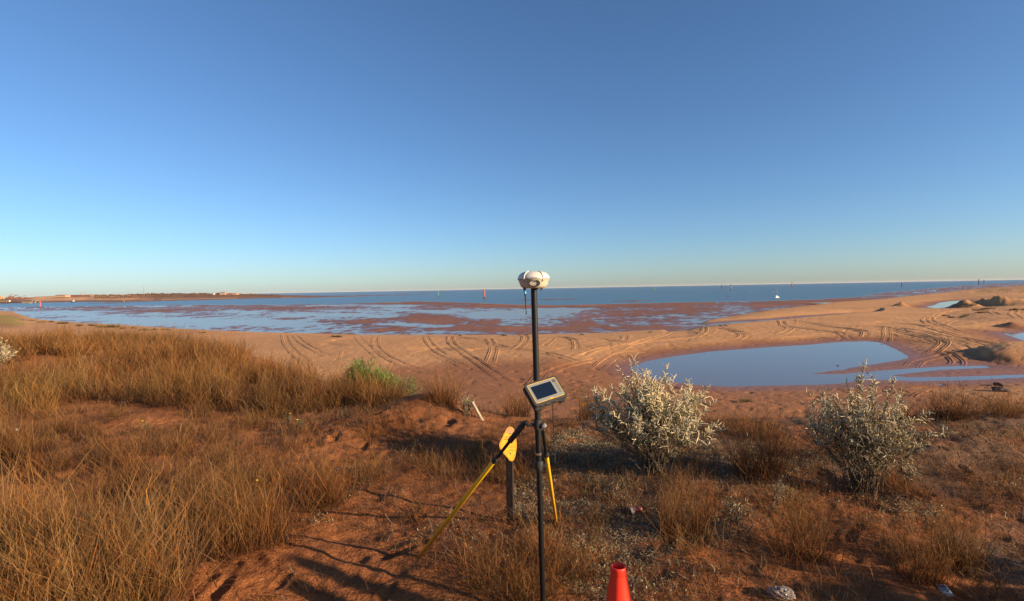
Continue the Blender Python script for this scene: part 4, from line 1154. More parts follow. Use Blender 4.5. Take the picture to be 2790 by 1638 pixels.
shed(634, 643, 799.0, 801.8, 390, simple_mat('salmon_wall', (0.34, 0.19, 0.13), 0.8), simple_mat('salmon_roof', (0.30, 0.17, 0.12), 0.8), 'small salmon coloured house at the right end of the ridge', 'house')
shed(578, 582, 799.8, 801.2, 380, m_hullw, m_hullw, 'tiny bright white hut on the far ridge', 'hut')
cr = FP(226, 803, 340); crane = thing('reclaimer', cr, 'yellowish reclaimer machine with bucket wheel above the orange bank', 'machine')
mb = MB(); mb.tube([FP(226, 804, 340), FP(229, 794, 340)], .5 * pxm, 5); mb.tube([FP(226, 801.5, 340), FP(233, 800.5, 340)], .35 * pxm, 5); mb.tube([FP(229, 794, 340), FP(221, 800.5, 340)], .2 * pxm, 4); mb.tube([FP(229, 794, 340), FP(232, 793, 340)], .3 * pxm, 4); mb.build('boom', m_steely, crane, cr)
mb = MB(); wc = FP(220, 800, 340); mb.tube([wc + Vector((math.cos(t) * 1.5 * pxm, 0, math.sin(t) * 1.9 * pxm)) for t in np.linspace(0, 2 * math.pi, 20)], .3 * pxm, 5); mb.build('bucket_wheel', m_steel, crane, cr)
mb = MB(); mb.box(FP(226.5, 803, 340), (3.5 * pxm, 2 * pxm, 2 * pxm)); mb.build('machine_house', m_steely, crane, cr)
ms = FP(391, 803, 400); o = MB(); mt_ = FP(391.5, 775.5, 400)
for k in range(3):
    a = k * 2.094; e = Vector((math.cos(a), math.sin(a), 0)) * .7 * pxm * .6
    o.tube([ms + e, mt_ + e * .2], .16 * pxm, 4)
for k in range(12): 
    q = ms.lerp(mt_, k / 12); o.tube([q + Vector((-.4 * pxm, 0, 0)) * (1 - k / 14), ms.lerp(mt_, (k + 1) / 12) + Vector((.4 * pxm, 0, 0)) * (1 - k / 14)], .08 * pxm, 4)
o = o.build('radio_mast', simple_mat('mast_steel', (0.22, 0.21, 0.20), 0.6), None, ms); set_props(o, 'tall thin lattice radio mast on the far ridge', 'mast')
lp = FP(335, 804, 330); fl = thing('light_pole', lp, 'single light pole with white lamp head above the far sand bank', 'light pole')
mb = MB(); mb.tube([lp, FP(335, 794, 330)], .2 * pxm, 5); mb.build('pole', m_steel, fl, lp); mb = MB(); mb.box(FP(335, 793.6, 330), (1.3 * pxm, 1 * pxm, .9 * pxm), bev=.2 * pxm); mb.build('lamp_head', m_hullw, fl, lp)
# jetties
def jetty(u0, u1, vd, vb, label, deckm, pilem, back, npile, rail=None):
    yy_ = on_z(0.5 * (u0 + u1), vb, ZS).y + back; k = yy_ / FPX
    a = at_y(u0, vd, yy_); b = at_y(u1, vd, yy_); b.z = a.z = (a.z + b.z) / 2; j = thing('jetty', Vector((a.x, yy_, ZS)), label, 'jetty'); og = j.location
    mb = MB(); mb.box((a + b) / 2, (b.x - a.x, 6 * k, 1.6 * k), bev=.1 * k); mb.build('deck', deckm, j, og)
    for i in range(npile):
        x = a.x + (b.x - a.x) * (i + .3) / npile
        for dy in (-2.2 * k, 2.2 * k):
            mb = MB(); mb.tube([(x, yy_ + dy, a.z), (x, yy_ + dy, ZS - 1)], .55 * k, 6); mb.build('pile', pilem, j, og)
    return j, a, b, k, og
j, a, b, k, og = jetty(63, 88, 819.5, 826.5, 'dark timber jetty on pale piles, with two tall posts beside it', m_deckd, m_conc, 4, 9)
for u, v in ((88, 815), (97.5, 814.5)):
    mb = MB(); q = at_y(u, 827, j.location.y - 3 * k); mb.tube([q, at_y(u, v, j.location.y - 3 * k)], .55 * k, 8); mb.build('mooring_post', m_conc, j, og)
mb = MB(); mb.box(at_y(101, 819.5, j.location.y), (10 * k, 4 * k, 1.0 * k)); mb.build('landing_stage', m_steely, j, og)
for u in (92, 100, 105):
    mb = MB(); mb.tube([at_y(u, 819.5, j.location.y), at_y(u, 826.5, j.location.y)], .45 * k, 6); mb.build('pile', m_deckd, j, og)
j2, a, b, k, og = jetty(-40, 27, 821, 829, 'orange brown jetty running out of the left edge on dark piles', m_steely, m_deckd, 6, 12)
mb = MB(); mb.box(at_y(26.2, 820.5, j2.location.y), (1.6 * k, 2 * k, 4.2 * k), bev=.2 * k); mb.build('end_hut', m_hullw, j2, og)
# ================================================================== PLANTS
M_grass = plant_mat('dry_grass_blade', 0.30)
M_leaf = plant_mat('leaf', 0.25)
M_wool = plant_mat('woolly_flower_spike', 0.18, 0.95)
M_stem = simple_mat('brown_stem', (0.10, 0.065, 0.040), 0.85, noise=0.3, nscale=60)

GOLD = np.array([0.37, 0.158, 0.038]); BROWN = np.array([0.15, 0.056, 0.020]); STRAW = np.array([0.58, 0.42, 0.20]); OLIVE = np.array([0.24, 0.22, 0.05]); GREYG = np.array([0.30, 0.29, 0.20])

def blade_arrays(bx, by, bz, h, ang, lean, bend, width, c0, c1):
    """curved tapering blades, 7 vertices each"""
    n = len(bx)
    dx, dy = np.cos(ang), np.sin(ang)
    fa = rng.uniform(0, 2 * np.pi, n); wx, wy = np.cos(fa), np.sin(fa)
    kx = rng.normal(0, 0.085, (n, 3)); ky = rng.normal(0, 0.085, (n, 3))
    V = np.zeros((n, 7, 3)); C = np.zeros((n, 7, 3))
    for k, (t, wf) in enumerate(((0, 1.0), (0.36, 0.85), (0.7, 0.6), (1.0, 0.0))):
        off = h * (lean * t + bend * t * t)
        zz = h * t * np.clip(1 - 0.38 * (lean + bend * t) ** 2 * t, 0.15, 1)
        jx = h * kx[:, k - 1] * (k > 0); jy = h * ky[:, k - 1] * (k > 0)
        x = bx + dx * off + jx; y = by + dy * off + jy; z = bz + zz
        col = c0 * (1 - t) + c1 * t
        if k < 3:
            V[:, 2 * k] = np.stack([x - wx * width * wf / 2, y - wy * width * wf / 2, z], -1)
            V[:, 2 * k + 1] = np.stack([x + wx * width * wf / 2, y + wy * width * wf / 2, z], -1)
            C[:, 2 * k] = col; C[:, 2 * k + 1] = col
        else:
            V[:, 6] = np.stack([x, y, z], -1); C[:, 6] = col
    return V.reshape(-1, 3), C.reshape(-1, 3)

def blades_mesh(name, parts, mat, loc=None, parent=None):
    V = np.concatenate([p[0] for p in parts]); C = np.concatenate([p[1] for p in parts])
    n = len(V) // 7
    o = np.arange(n)[:, None] * 7
    loops = np.concatenate([o + np.array([[0, 1, 3, 2]]), o + np.array([[2, 3, 5, 4]]), o + np.array([[4, 5, 6]])], 1)
    tot = np.tile([4, 4, 3], n)
    if loc is not None: V = V - np.array(loc)
    return mesh_np(name, V, loops.ravel(), tot, mat, parent, np.clip(C, 0, 1), smooth=False, loc=loc)

def clump(cx, cy, h, rad, n, c_base, c_tip, width=0.004, lean=0.35, bend=0.25, wind=(-0.0, 0.0), zf=dune_z):
    """a tuft: sub-tufts of stalks that fan out, strays, broken stalks lying over, finer side twigs"""
    ns = max(3, int(4 + n / 60))
    tr = rad * np.sqrt(rng.uniform(0, 1, ns)); ta = rng.uniform(0, 2 * np.pi, ns)
    tl = np.abs(rng.normal(0, lean, ns)) * (0.4 + .9 * tr / max(rad, 1e-3)); th_ = rng.uniform(.55, 1.15, ns); tn = rng.uniform(.6, 1.25, ns)
    g = rng.integers(0, ns, n)
    sp = rad * .28 + .012
    bx = cx + tr[g] * np.cos(ta[g]) + rng.normal(0, sp, n); by = cy + tr[g] * np.sin(ta[g]) + rng.normal(0, sp, n)
    bz = zf(bx, by) - 0.01
    ang = ta[g] + rng.normal(0, .75, n)
    hh = h * th_[g] * np.clip(rng.normal(0.82, 0.24, n), 0.2, 1.35)
    ln = np.abs(tl[g] + rng.normal(0, lean * .55, n)); bd = rng.normal(bend * .3, bend * .7, n)
    fl = rng.uniform(0, 1, n) < .10                      # fallen stalks
    ln = np.where(fl, rng.uniform(.9, 1.6, n), ln); ang = np.where(fl, rng.uniform(0, 6.28, n), ang)
    tone = (rng.uniform(0.5, 1.3, n) * tn[g])[:, None]; mixr = rng.uniform(0, 1, n)[:, None] ** 2
    hs = np.array([[1, 1, 1], [1.12, .84, .7], [.92, 1.06, 1.05], [.85, .95, 1.7]])[rng.choice(4, ns, p=[.42, .26, .22, .10])]
    c_tip = c_tip * hs[g]
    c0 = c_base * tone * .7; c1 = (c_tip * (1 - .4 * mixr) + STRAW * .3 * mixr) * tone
    A = blade_arrays(bx, by, bz, hh, ang, ln, bd, width * np.where(rng.uniform(0, 1, n) < .10, 1.5, rng.uniform(0.45, 1.15, n)), c0, c1)
    m_ = int(n * .45)
    idx = rng.integers(0, n, m_); t = rng.uniform(0.25, 0.8, m_)
    off = hh[idx] * (ln[idx] * t + bd[idx] * t * t)
    sx = bx[idx] + np.cos(ang[idx]) * off; sy = by[idx] + np.sin(ang[idx]) * off
    sz = bz[idx] + hh[idx] * t * np.clip(1 - 0.38 * (ln[idx] + bd[idx] * t) ** 2 * t, .15, 1)
    B = blade_arrays(sx, sy, sz, hh[idx] * rng.uniform(.15, .45, m_), rng.uniform(0, 2 * np.pi, m_), np.abs(rng.normal(.6, .35, m_)), rng.normal(0, .3, m_), width * .65, c1[idx] * .9, c1[idx] * 1.1)
    return [A, B]

def grass_thing(u, v, h, rad, n, cb_, ct_, label, width=0.004, lean=0.35, bend=0.25, extra=()):
    p = hit(u, v); p0 = on_z(u, v, 0)
    if p.y > p0.y * 1.35: p = Vector((p0.x, p0.y, dune_z1(p0.x, p0.y)))
    parts = clump(p.x, p.y, h, rad, n, cb_, ct_, width, lean, bend)
    for (du, dv, hs, rs, ns) in extra:
        q = hit(u + du, v + dv); parts += clump(q.x, q.y, h * hs, rad * rs, int(n * ns), cb_, ct_, width, lean, bend)
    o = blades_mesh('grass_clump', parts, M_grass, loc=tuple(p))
    return set_props(o, label, 'grass', 'dry grass clumps standing apart on the dune')

RB = BROWN; GT = GOLD
G = [
 (240, 1690, 0.80, 0.42, 3000, RB * .9, GT * np.array([1.0, 1.12, 1.2]), 'huge golden grass clump filling the bottom left corner', .0042, .30, .22),
 (60, 1560, 0.75, 0.30, 1300, RB, GT * np.array([1.0, 1.1, 1.15]), 'tall golden grass clump at the left edge above the bottom left corner', .004, .28, .22),
 (690, 1490, 0.78, 0.22, 1300, RB, GT * .85, 'tall brown grass clump just left of the dark strip shadows', .0036, .26, .20),
 (880, 1375, 0.62, 0.16, 800, RB, GT * .8, 'slanting brown grass clump right of the tall one, before the bare red sand', .0036, .38, .25),
 (560, 1400, 0.62, 0.22, 900, RB * .85, GT * .75, 'dark brown grass clump between the corner clump and the tall brown one', .0036, .32, .25),
 (1400, 1600, 0.31, 0.28, 2200, RB * .9, GT * .78, 'matted low grass clump round the foot of the survey pole', .0034, .85, .45),
 (1530, 1560, 0.34, 0.20, 600, RB, GT * .8, 'thin low grass right of the survey pole foot', .0034, .5, .3),
 (1170, 1400, 0.18, 0.16, 300, RB, GT * .8, 'small low grass tuft between the left bipod leg and its shadow', .0034, .5, .3),
 (1400, 1300, 0.42, 0.30, 900, RB * .85, GT * .7, 'dark brown grass behind the marker post', .0034, .45, .3),
 (1810, 1448, 0.42, 0.10, 420, RB * 1.05, GT * .85, 'small upright reddish grass clump right of the drink can', .0034, .28, .15),
 (1880, 1452, 0.38, 0.10, 380, RB * 1.05, GT * .85, 'small upright grass clump beside the reddish one, farther right', .0034, .30, .15),
 (2075, 1300, 0.66, 0.20, 900, RB * .95, GT * .75, 'tall red brown grass clump between the two white flowered shrubs', .0036, .28, .2),
 (2035, 1190, 0.50, 0.25, 600, RB, GT * .8, 'brown grass clump behind, between the white flowered shrubs', .0038, .3, .2),
 (2160, 1520, 0.55, 0.18, 620, RB, GT * .85, 'loose golden grass clump in front of the right white shrub', .0034, .32, .25),
 (2495, 1575, 0.48, 0.11, 520, RB, GT * .95, 'upright golden grass clump near the bottom right shade', .0034, .24, .15),
 (2620, 1530, 0.52, 0.13, 560, RB * .9, GT * .75, 'upright brown grass clump right of the golden one near bottom right', .0034, .25, .15),
 (2440, 1340, 0.42, 0.14, 420, RB, GT * .8, 'reddish grass clump right beside the right white shrub', .0034, .3, .2),
 (1222, 1100, 0.62, 0.20, 800, RB * .8, GT * .7, 'fan shaped brown grass clump behind the red sand mound', .005, .42, .2),
 (1412, 1106, 0.55, 0.16, 620, RB * .75, GT * .65, 'dark fan shaped grass clump left behind the field computer', .005, .42, .2),
 (1615, 1112, 0.60, 0.16, 700, RB * .85, GT * .7, 'dense brown grass clump right of the field computer, at the dune edge', .005, .28, .18),
 (2585, 1118, 0.68, 0.24, 900, RB * .9, GT * .85, 'broad twiggy grass bush at the dune edge below the pond', .005, .48, .2),
 (2460, 1122, 0.32, 0.22, 420, RB * .7, GT * .6, 'low dark grass left of the broad twiggy bush', .0045, .4, .2),
 (2710, 1128, 0.42, 0.34, 700, RB, GT * .85, 'row of low grass right of the broad twiggy bush', .0045, .3, .2),
 (2780, 1120, 0.50, 0.22, 420, RB, GT * .9, 'grass clump cut by the right edge of the photo', .0045, .3, .2),
 (1060, 1180, 0.28, 0.34, 520, RB * .85, GT * .7, 'low brown grass on the left flank of the sand mound', .0036, .5, .3),
 (1250, 1290, 0.30, 0.34, 700, RB * .85, GT * .75, 'low brown grass left of the marker post', .0034, .5, .3),
 (1000, 1300, 0.32, 0.22, 420, RB, GT * .75, 'low reddish grass on the bare sand left of the marker post', .0034, .5, .3),
]
for g in G:
    g = list(g)
    if g[0] > 1000: g[4] = int(g[4] * .62); g[9] = g[9] * 1.15
    grass_thing(*g)

# ---- continuous grassland on the left: uncountable, one mesh
FIELD = [  # polygon in the photograph, clumps per square metre, height, colours
 ([(-500, 925), (0, 915), (300, 918), (600, 955), (780, 1020), (880, 1060), (1010, 1090), (1100, 1100), (1050, 1130), (860, 1135), (700, 1132), (500, 1128), (300, 1112), (0, 1130), (-500, 1150)], 6.0, .70, RB, GT * .95, .0056, 90),
 ([(700, 1005), (860, 1055), (1000, 1082), (1150, 1098), (1120, 1130), (1000, 1145), (860, 1150), (700, 1140)], 6.0, .42, RB * .85, GT * .78, .0055, 90),
 ([(-500, 1130), (230, 1120), (260, 1215), (120, 1260), (-500, 1300)], 4.8, .58, RB, GT * .95, .0044, 100),
 ([(-500, 1230), (250, 1210), (480, 1225), (720, 1245), (800, 1330), (620, 1370), (420, 1350), (150, 1420), (-500, 1560)], 2.6, .60, RB * .9, GT * .9, .0038, 165),
 ([(230, 1112), (700, 1125), (1020, 1140), (1100, 1210), (1000, 1260), (760, 1240), (480, 1228), (250, 1205)], 5.2, .34, RB * .9, GT * .85, .004, 62),
 ([(700, 1120), (900, 1130), (880, 1180), (760, 1190), (660, 1160)], 4.0, .32, RB, GT * .8, .0042, 50),
]
parts = []
for (poly, dens, h, cb_, ct_, wd, nb) in FIELD:
    N = 9000
    r_ = np.sqrt(rng.uniform(2.6 ** 2, 30 ** 2, N * 6)); a_ = rng.uniform(-0.95, 0.1, N * 6)
    x = r_ * np.sin(a_); y = r_ * np.cos(a_)
    z = dune_z(x, y); u, v = proj(x, y, z)
    inside = poly_sdf(u, v, poly) < 0
    area_density = N * 6 / (0.5 * 1.05 * (30 ** 2 - 2.6 ** 2))
    keepp = inside & (rng.uniform(0, 1, N * 6) < dens / area_density) & (z > -1.2)
    keepp &= (fbm(x * 0.55, y * 0.55, 2, 101) > -0.45)
    xs, ys = x[keepp], y[keepp]
    for cx_, cy_ in zip(xs, ys):
        dist = math.hypot(cx_, cy_)
        tone = 0.8 + 0.35 * float(vnoise(np.array([cx_ * .45]), np.array([cy_ * .45]), 3)[0]) + rng.uniform(-.1, .1)
        gr = max(0.0, float(vnoise(np.array([cx_ * .3]), np.array([cy_ * .3]), 9)[0]) - .35) * .4
        ct2 = (ct_ * (1 - gr) + OLIVE * 1.3 * gr) * tone
        parts += clump(cx_, cy_, h * rng.uniform(.7, 1.2), 0.12 + 0.10 * rng.uniform(), int(nb * rng.uniform(.7, 1.2) * (1.0 if dist < 14 else .8)), cb_ * tone, ct2, wd * (1 + max(0, dist - 8) * 0.05), .36, .25)
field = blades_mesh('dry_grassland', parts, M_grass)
set_props(field, 'sea of dry golden brown grass covering the left side of the dune', 'grass', kind='stuff')

def leaf_arrays(p, d, L, W, c):
    """diamond leaves: p base, d unit direction"""
    n = len(p); s = np.cross(d, rng.normal(0, 1, (n, 3))); s /= (np.linalg.norm(s, axis=1, keepdims=True) + 1e-9)
    V = np.stack([p, p + d * (L * .5)[:, None] + s * (W * .5)[:, None], p + d * L[:, None], p + d * (L * .5)[:, None] - s * (W * .5)[:, None]], 1)
    C = np.repeat(c[:, None, :], 4, 1)
    return V.reshape(-1, 3), np.arange(n * 4).reshape(n, 4), C.reshape(-1, 3)

parts = []
N = 9000; r_ = np.sqrt(rng.uniform(2.5 ** 2, 9.0 ** 2, N)); a_ = rng.uniform(-.25, .86, N); x = r_ * np.sin(a_); y = r_ * np.cos(a_); z = dune_z(x, y); u, v = proj(x, y, z)
k = (poly_sdf(u, v, [(1130, 1240), (1400, 1150), (1800, 1150), (2300, 1150), (2900, 1140), (2900, 1700), (1750, 1700), (1150, 1640)]) < 0) & (fbm(x * .8, y * .8, 3, 151) > -.05) & (rng.uniform(0, 1, N) < .055)
for cx_, cy_ in zip(x[k], y[k]):
    parts += clump(cx_, cy_, rng.uniform(.14, .34), rng.uniform(.06, .2), int(rng.uniform(25, 75)), RB * rng.uniform(.7, 1.1), GT * rng.uniform(.6, .95), .0034, .75, .4)
tw = blades_mesh('dry_twigs', parts, M_grass); set_props(tw, 'tangled low dry brown scrub strewn over the right side of the dune', 'scrub', kind='stuff')

# ---- low dry litter and grey ground cover on the dune top
def litter(n, poly, sc_, cols, h0, h1, thr, seed, lean, wd):
    r_ = np.sqrt(rng.uniform(2.4 ** 2, 9.8 ** 2, n)); a_ = rng.uniform(-0.86, 0.86, n)
    x = r_ * np.sin(a_); y = r_ * np.cos(a_)
    z = dune_z(x, y); u, v = proj(x, y, z)
    k = (fbm(x * sc_, y * sc_, 3, seed) > thr)
    if poly is not None: k &= poly_sdf(u, v, poly) < 0
    x, y, z = x[k], y[k], z[k]; n = len(x)
    ci = rng.integers(0, len(cols), n); c = np.array(cols)[ci] * rng.uniform(.6, 1.35, n)[:, None]
    return blade_arrays(x, y, z - .004, rng.uniform(h0, h1, n), rng.uniform(0, 2 * np.pi, n), np.abs(rng.normal(lean, .5, n)), rng.normal(0, .5, n), wd * rng.uniform(.6, 1.5, n), c * .8, c)
PALE = np.array([0.42, 0.34, 0.20]); ASH = np.array([0.24, 0.195, 0.13])
RIGHT = [(1380, 1180), (1500, 1140), (1750, 1180), (2100, 1180), (2500, 1140), (2790, 1130), (2900, 1700), (1900, 1700), (1560, 1620), (1400, 1400)]
L1 = litter(26000, RIGHT, 1.3, [PALE, ASH, ASH, PALE * .8, BROWN], .03, .10, -.12, 81, .9, .0055)
L2 = litter(50000, None, 1.5, [BROWN, GOLD * .8, BROWN * .7, ASH, BROWN], .04, .20, -.10, 211, 1.1, .0034)
L3 = litter(22000, [(880, 1250), (1400, 1180), (1500, 1638), (1060, 1638), (1000, 1450), (820, 1420)], 1.6, [PALE, ASH, GOLD * .8], .02, .06, .08, 311, .9, .004)
L4 = litter(60000, [(180, 1085), (600, 1090), (1100, 1095), (1230, 1260), (900, 1330), (700, 1260), (200, 1215)], 1.7, [BROWN, BROWN * .7, GOLD * .7, ASH * .8], .04, .16, -.12, 411, 1.0, .0038)
lit_o = blades_mesh('ground_litter', [L1, L2, L3, L4], M_grass)
def flakes(n, poly, sc_, thr, seed, cols):
    r_ = np.sqrt(rng.uniform(2.4 ** 2, 8.8 ** 2, n)); a_ = rng.uniform(-0.86, 0.86, n); x = r_ * np.sin(a_); y = r_ * np.cos(a_); z = dune_z(x, y); u, v = proj(x, y, z)
    k = (fbm(x * sc_, y * sc_, 3, seed) + .25 * fbm(x * 6, y * 6, 2, seed + 3) + rng.normal(0, .10, n) > thr) & (poly_sdf(u, v, poly) < 0)
    P = np.stack([x, y, z + rng.uniform(0, .02, n)], -1)[k]; n = len(P)
    d = rng.normal(0, 1, (n, 3)); d[:, 2] = np.abs(d[:, 2]) * .5; d /= np.linalg.norm(d, axis=1, keepdims=True)
    c = np.array(cols)[rng.integers(0, len(cols), n)] * rng.uniform(.6, 1.3, (n, 1))
    return leaf_arrays(P, d, rng.uniform(.012, .034, n), rng.uniform(.005, .011, n), c)
fl_ = [flakes(380000, RIGHT, 1.15, .14, 81, [PALE, ASH, ASH, PALE * .8]), flakes(90000, [(880, 1250), (1400, 1180), (1500, 1638), (1060, 1638), (1000, 1450), (820, 1420)], 1.6, .16, 311, [PALE, ASH, GOLD])]
V = np.concatenate([q[0] for q in fl_]); C = np.concatenate([q[2] for q in fl_]); f = np.arange(len(V)).reshape(-1, 4)
fo = mesh_np('leaf_litter', V, f, np.full(len(f), 4), M_leaf, None, C); set_props(fo, 'pale grey carpet of tiny dry leaves in patches on the red sand', 'litter', kind='stuff'); set_props(lit_o, 'dry grey and straw coloured leaf litter scattered over the red sand', 'litter', kind='stuff')

# ---- white woolly flowered shrubs
def tube_arrays(P, Rr, n=5):
    """many tubes at once: P (m,k,3) centre lines, Rr (m,k) radii"""
    m_, k_, _ = P.shape
    T = np.gradient(P, axis=1); T /= (np.linalg.norm(T, axis=2, keepdims=True) + 1e-9)
    ref = np.tile(np.array([0.31, 0.52, 0.79]), (m_, k_, 1))
    A = np.cross(T, ref); A /= (np.linalg.norm(A, axis=2, keepdims=True) + 1e-9); B = np.cross(T, A)
    V = np.zeros((m_, k_, n, 3))
    for q in range(n):
        a = 2 * np.pi * q / n
        V[:, :, q] = P + (A * np.cos(a) + B * np.sin(a)) * Rr[..., None]
    idx = np.arange(m_ * k_ * n).reshape(m_, k_, n)
    f = np.stack([idx[:, :-1, :], np.roll(idx, -1, 2)[:, :-1, :], np.roll(idx, -1, 2)[:, 1:, :], idx[:, 1:, :]], -1).reshape(-1, 4)
    return V.reshape(-1, 3), f

def stems_of(base, h, w, n_main, seed_spread=0.06, zf=dune_z, up=0.75):
    """main stems and side branches as poly-lines (m,6,3) plus their radii"""
    lines = []; rad = []
    B = np.array(base); lobe0 = rng.uniform(0, 6.28)
    for i in range(n_main):
        a = rng.uniform(0, 2 * np.pi); e = rng.uniform(0, 1) ** 0.6
        lob = 1 + .16 * math.sin(a * 2 + lobe0) + .12 * math.sin(a * 3 + lobe0 * 2)
        tip = B + np.array([math.cos(a) * w * .5 * e * lob, math.sin(a) * w * .5 * e * lob, h * (1 - 0.55 * e ** 2.2) * rng.uniform(.6, 1.08)])
        st_ = B + np.array([rng.normal(0, seed_spread), rng.normal(0, seed_spread), -.02])
        t = np.linspace(0, 1, 6)[:, None]
        mid = st_ + (tip - st_) * t; mid[:, 2] = st_[2] + (tip[2] - st_[2]) * (t[:, 0] ** (0.8 + .3 * (1 - e)))
        mid[:, :2] = st_[:2] + (tip[:2] - st_[:2]) * (t ** 1.15)
        mid[1:] += rng.normal(0, .014, (5, 3)); lines.append(mid); rad.append(np.linspace(.0055, .0018, 6))
        for b in range(rng.integers(3, 6)):
            s0 = rng.uniform(.35, .85); k0 = s0 * 5; i0 = int(k0); p0 = mid[i0] + (mid[min(i0 + 1, 5)] - mid[i0]) * (k0 - i0)
            dirv = (mid[5] - mid[0]); dirv = dirv / np.linalg.norm(dirv) + rng.normal(0, .45, 3); dirv[2] = abs(dirv[2]) * up + .12
            dirv /= np.linalg.norm(dirv); Lb = h * rng.uniform(.16, .36)
            tt = np.linspace(0, 1, 6)[:, None]; ln_ = p0 + dirv * Lb * tt + np.array([0, 0, .05]) * tt ** 2
            ln_[1:] += rng.normal(0, .008, (5, 3)); lines.append(ln_); rad.append(np.linspace(.003, .0012, 6))
    return np.array(lines), np.array(rad)

def white_shrub(u, v, h, w, n_main, n_spike, n_leaf, label, low=.42, ss=1.0, cw0=(0.80, 0.67, 0.42)):
    global rng
    rng = np.random.default_rng(int(u * 3 + v + 40))
    p = hit(u, v); sh = thing('flowering_shrub', p, label, 'shrub', 'white woolly flowered shrubs')
    base_ = np.array([0, 0, 0.0]); Ln, Rd = stems_of(base_, h, w, n_main)
    V, f = tube_arrays(Ln, Rd, 4); o = mesh_np('stems', V, f, np.full(len(f), 4), M_stem, sh, None, True); set_props(o, kind='stuff')
    # flower spikes, crowded toward the ends of the branches
    li = rng.integers(0, len(Ln), n_spike * 3); s = rng.uniform(.35, 1.0, n_spike * 3)
    k0 = np.minimum((s * 5).astype(int), 4); fr = s * 5 - k0
    q = Ln[li, k0] + (Ln[li, k0 + 1] - Ln[li, k0]) * fr[:, None]
    keep_ = rng.uniform(0, 1, len(q)) < np.clip((q[:, 2] / h - low + .18) / .38, 0.015, 1)
    q = q[keep_][:n_spike]; li = li[keep_][:n_spike]; k0 = k0[keep_][:n_spike]; m_ = len(q)
    ax = Ln[li, k0 + 1] - Ln[li, k0]; ax /= np.linalg.norm(ax, axis=1, keepdims=True)
    dv = ax * .7 + rng.normal(0, .55, (m_, 3)); dv[:, 2] += .35; dv /= np.linalg.norm(dv, axis=1, keepdims=True)
    cur = rng.normal(0, 1, (m_, 3)); cur -= dv * (cur * dv).sum(1, keepdims=True)
    Ls = rng.uniform(.026, .070, m_) * ss; K = 6; t = np.linspace(0, 1, K)
    P = q[:, None, :] + dv[:, None, :] * (Ls[:, None] * t)[..., None] + cur[:, None, :] * (Ls[:, None] * .55 * t ** 2)[..., None]
    P += rng.normal(0, .0008, P.shape)
    Rr = ss * rng.uniform(.0025, .0047, m_)[:, None] * np.array([.5, 1.0, .88, 1.05, .9, .45])[None] * rng.uniform(.8, 1.2, (m_, K))
    V, f = tube_arrays(P, Rr, 4)
    cw = np.array(cw0) * rng.uniform(.72, 1.18, (m_, 1)) * np.array([1, 1, 1]) 
    gsel = (rng.uniform(0, 1, m_) < .18)[:, None]; cw = np.where(gsel, np.array([0.36, 0.36, 0.27]), cw)
    C = np.repeat(cw, K * 4, 0) * rng.uniform(.78, 1.12, (m_ * K * 4, 1))
    o = mesh_np('flower_spikes', V, f, np.full(len(f), 4), M_wool, sh, np.clip(C, 0, 1), True); set_props(o, kind='stuff')
    li = rng.integers(0, len(Ln), n_leaf); s = rng.uniform(.12, .98, n_leaf); k0 = np.minimum((s * 5).astype(int), 4); fr = s * 5 - k0
    q = Ln[li, k0] + (Ln[li, k0 + 1] - Ln[li, k0]) * fr[:, None]
    dl = rng.normal(0, 1, (n_leaf, 3)); dl[:, 2] += .4; dl /= np.linalg.norm(dl, axis=1, keepdims=True)
    cc_ = np.array([[0.16, 0.14, 0.055], [0.20, 0.17, 0.075], [0.12, 0.09, 0.04], [0.24, 0.22, 0.15]])[rng.integers(0, 4, n_leaf)] * rng.uniform(.7, 1.25, (n_leaf, 1))
    V, f, C = leaf_arrays(q, dl, rng.uniform(.018, .042, n_leaf), rng.uniform(.005, .011, n_leaf), cc_)
    o = mesh_np('leaves', V, f, np.full(len(f), 4), M_leaf, sh, C); set_props(o, kind='stuff')
    return sh
white_shrub(1785, 1290, 1.10, 1.22, 84, 5600, 7600, 'large rounded shrub thick with white woolly flowers right of the survey pole', .50)
white_shrub(2340, 1340, 1.06, 1.12, 60, 2600, 7000, 'white flowered shrub on the right with uneven spiky top', .54, .95, (0.68, 0.55, 0.34))
white_shrub(-4, 1010, 0.85, 0.70, 30, 620, 900, 'white flowered shrub cut by the left edge of the photo', .35)
white_shrub(2046, 1262, 0.26, 0.22, 8, 60, 140, 'very small grey white flowered shrub between the two large ones', .25, .6)
white_shrub(1275, 1135, 0.42, 0.30, 12, 90, 420, 'small dark leaved shrub with few white spikes beside the pipe stub', .30, .7)
white_shrub(2480, 1318, 0.22, 0.20, 8, 70, 90, 'knee high sprig of white flowers right of the right shrub', .25, .7)
white_shrub(2010, 1450, 0.42, 0.22, 7, 40, 40, 'sparse curling pale sprigs in front, left of the loose golden grass', .35, .5)
white_shrub(2120, 1385, 0.30, 0.18, 6, 46, 40, 'small sprig of curling white flowers among grass before the right shrub', .3, .5)

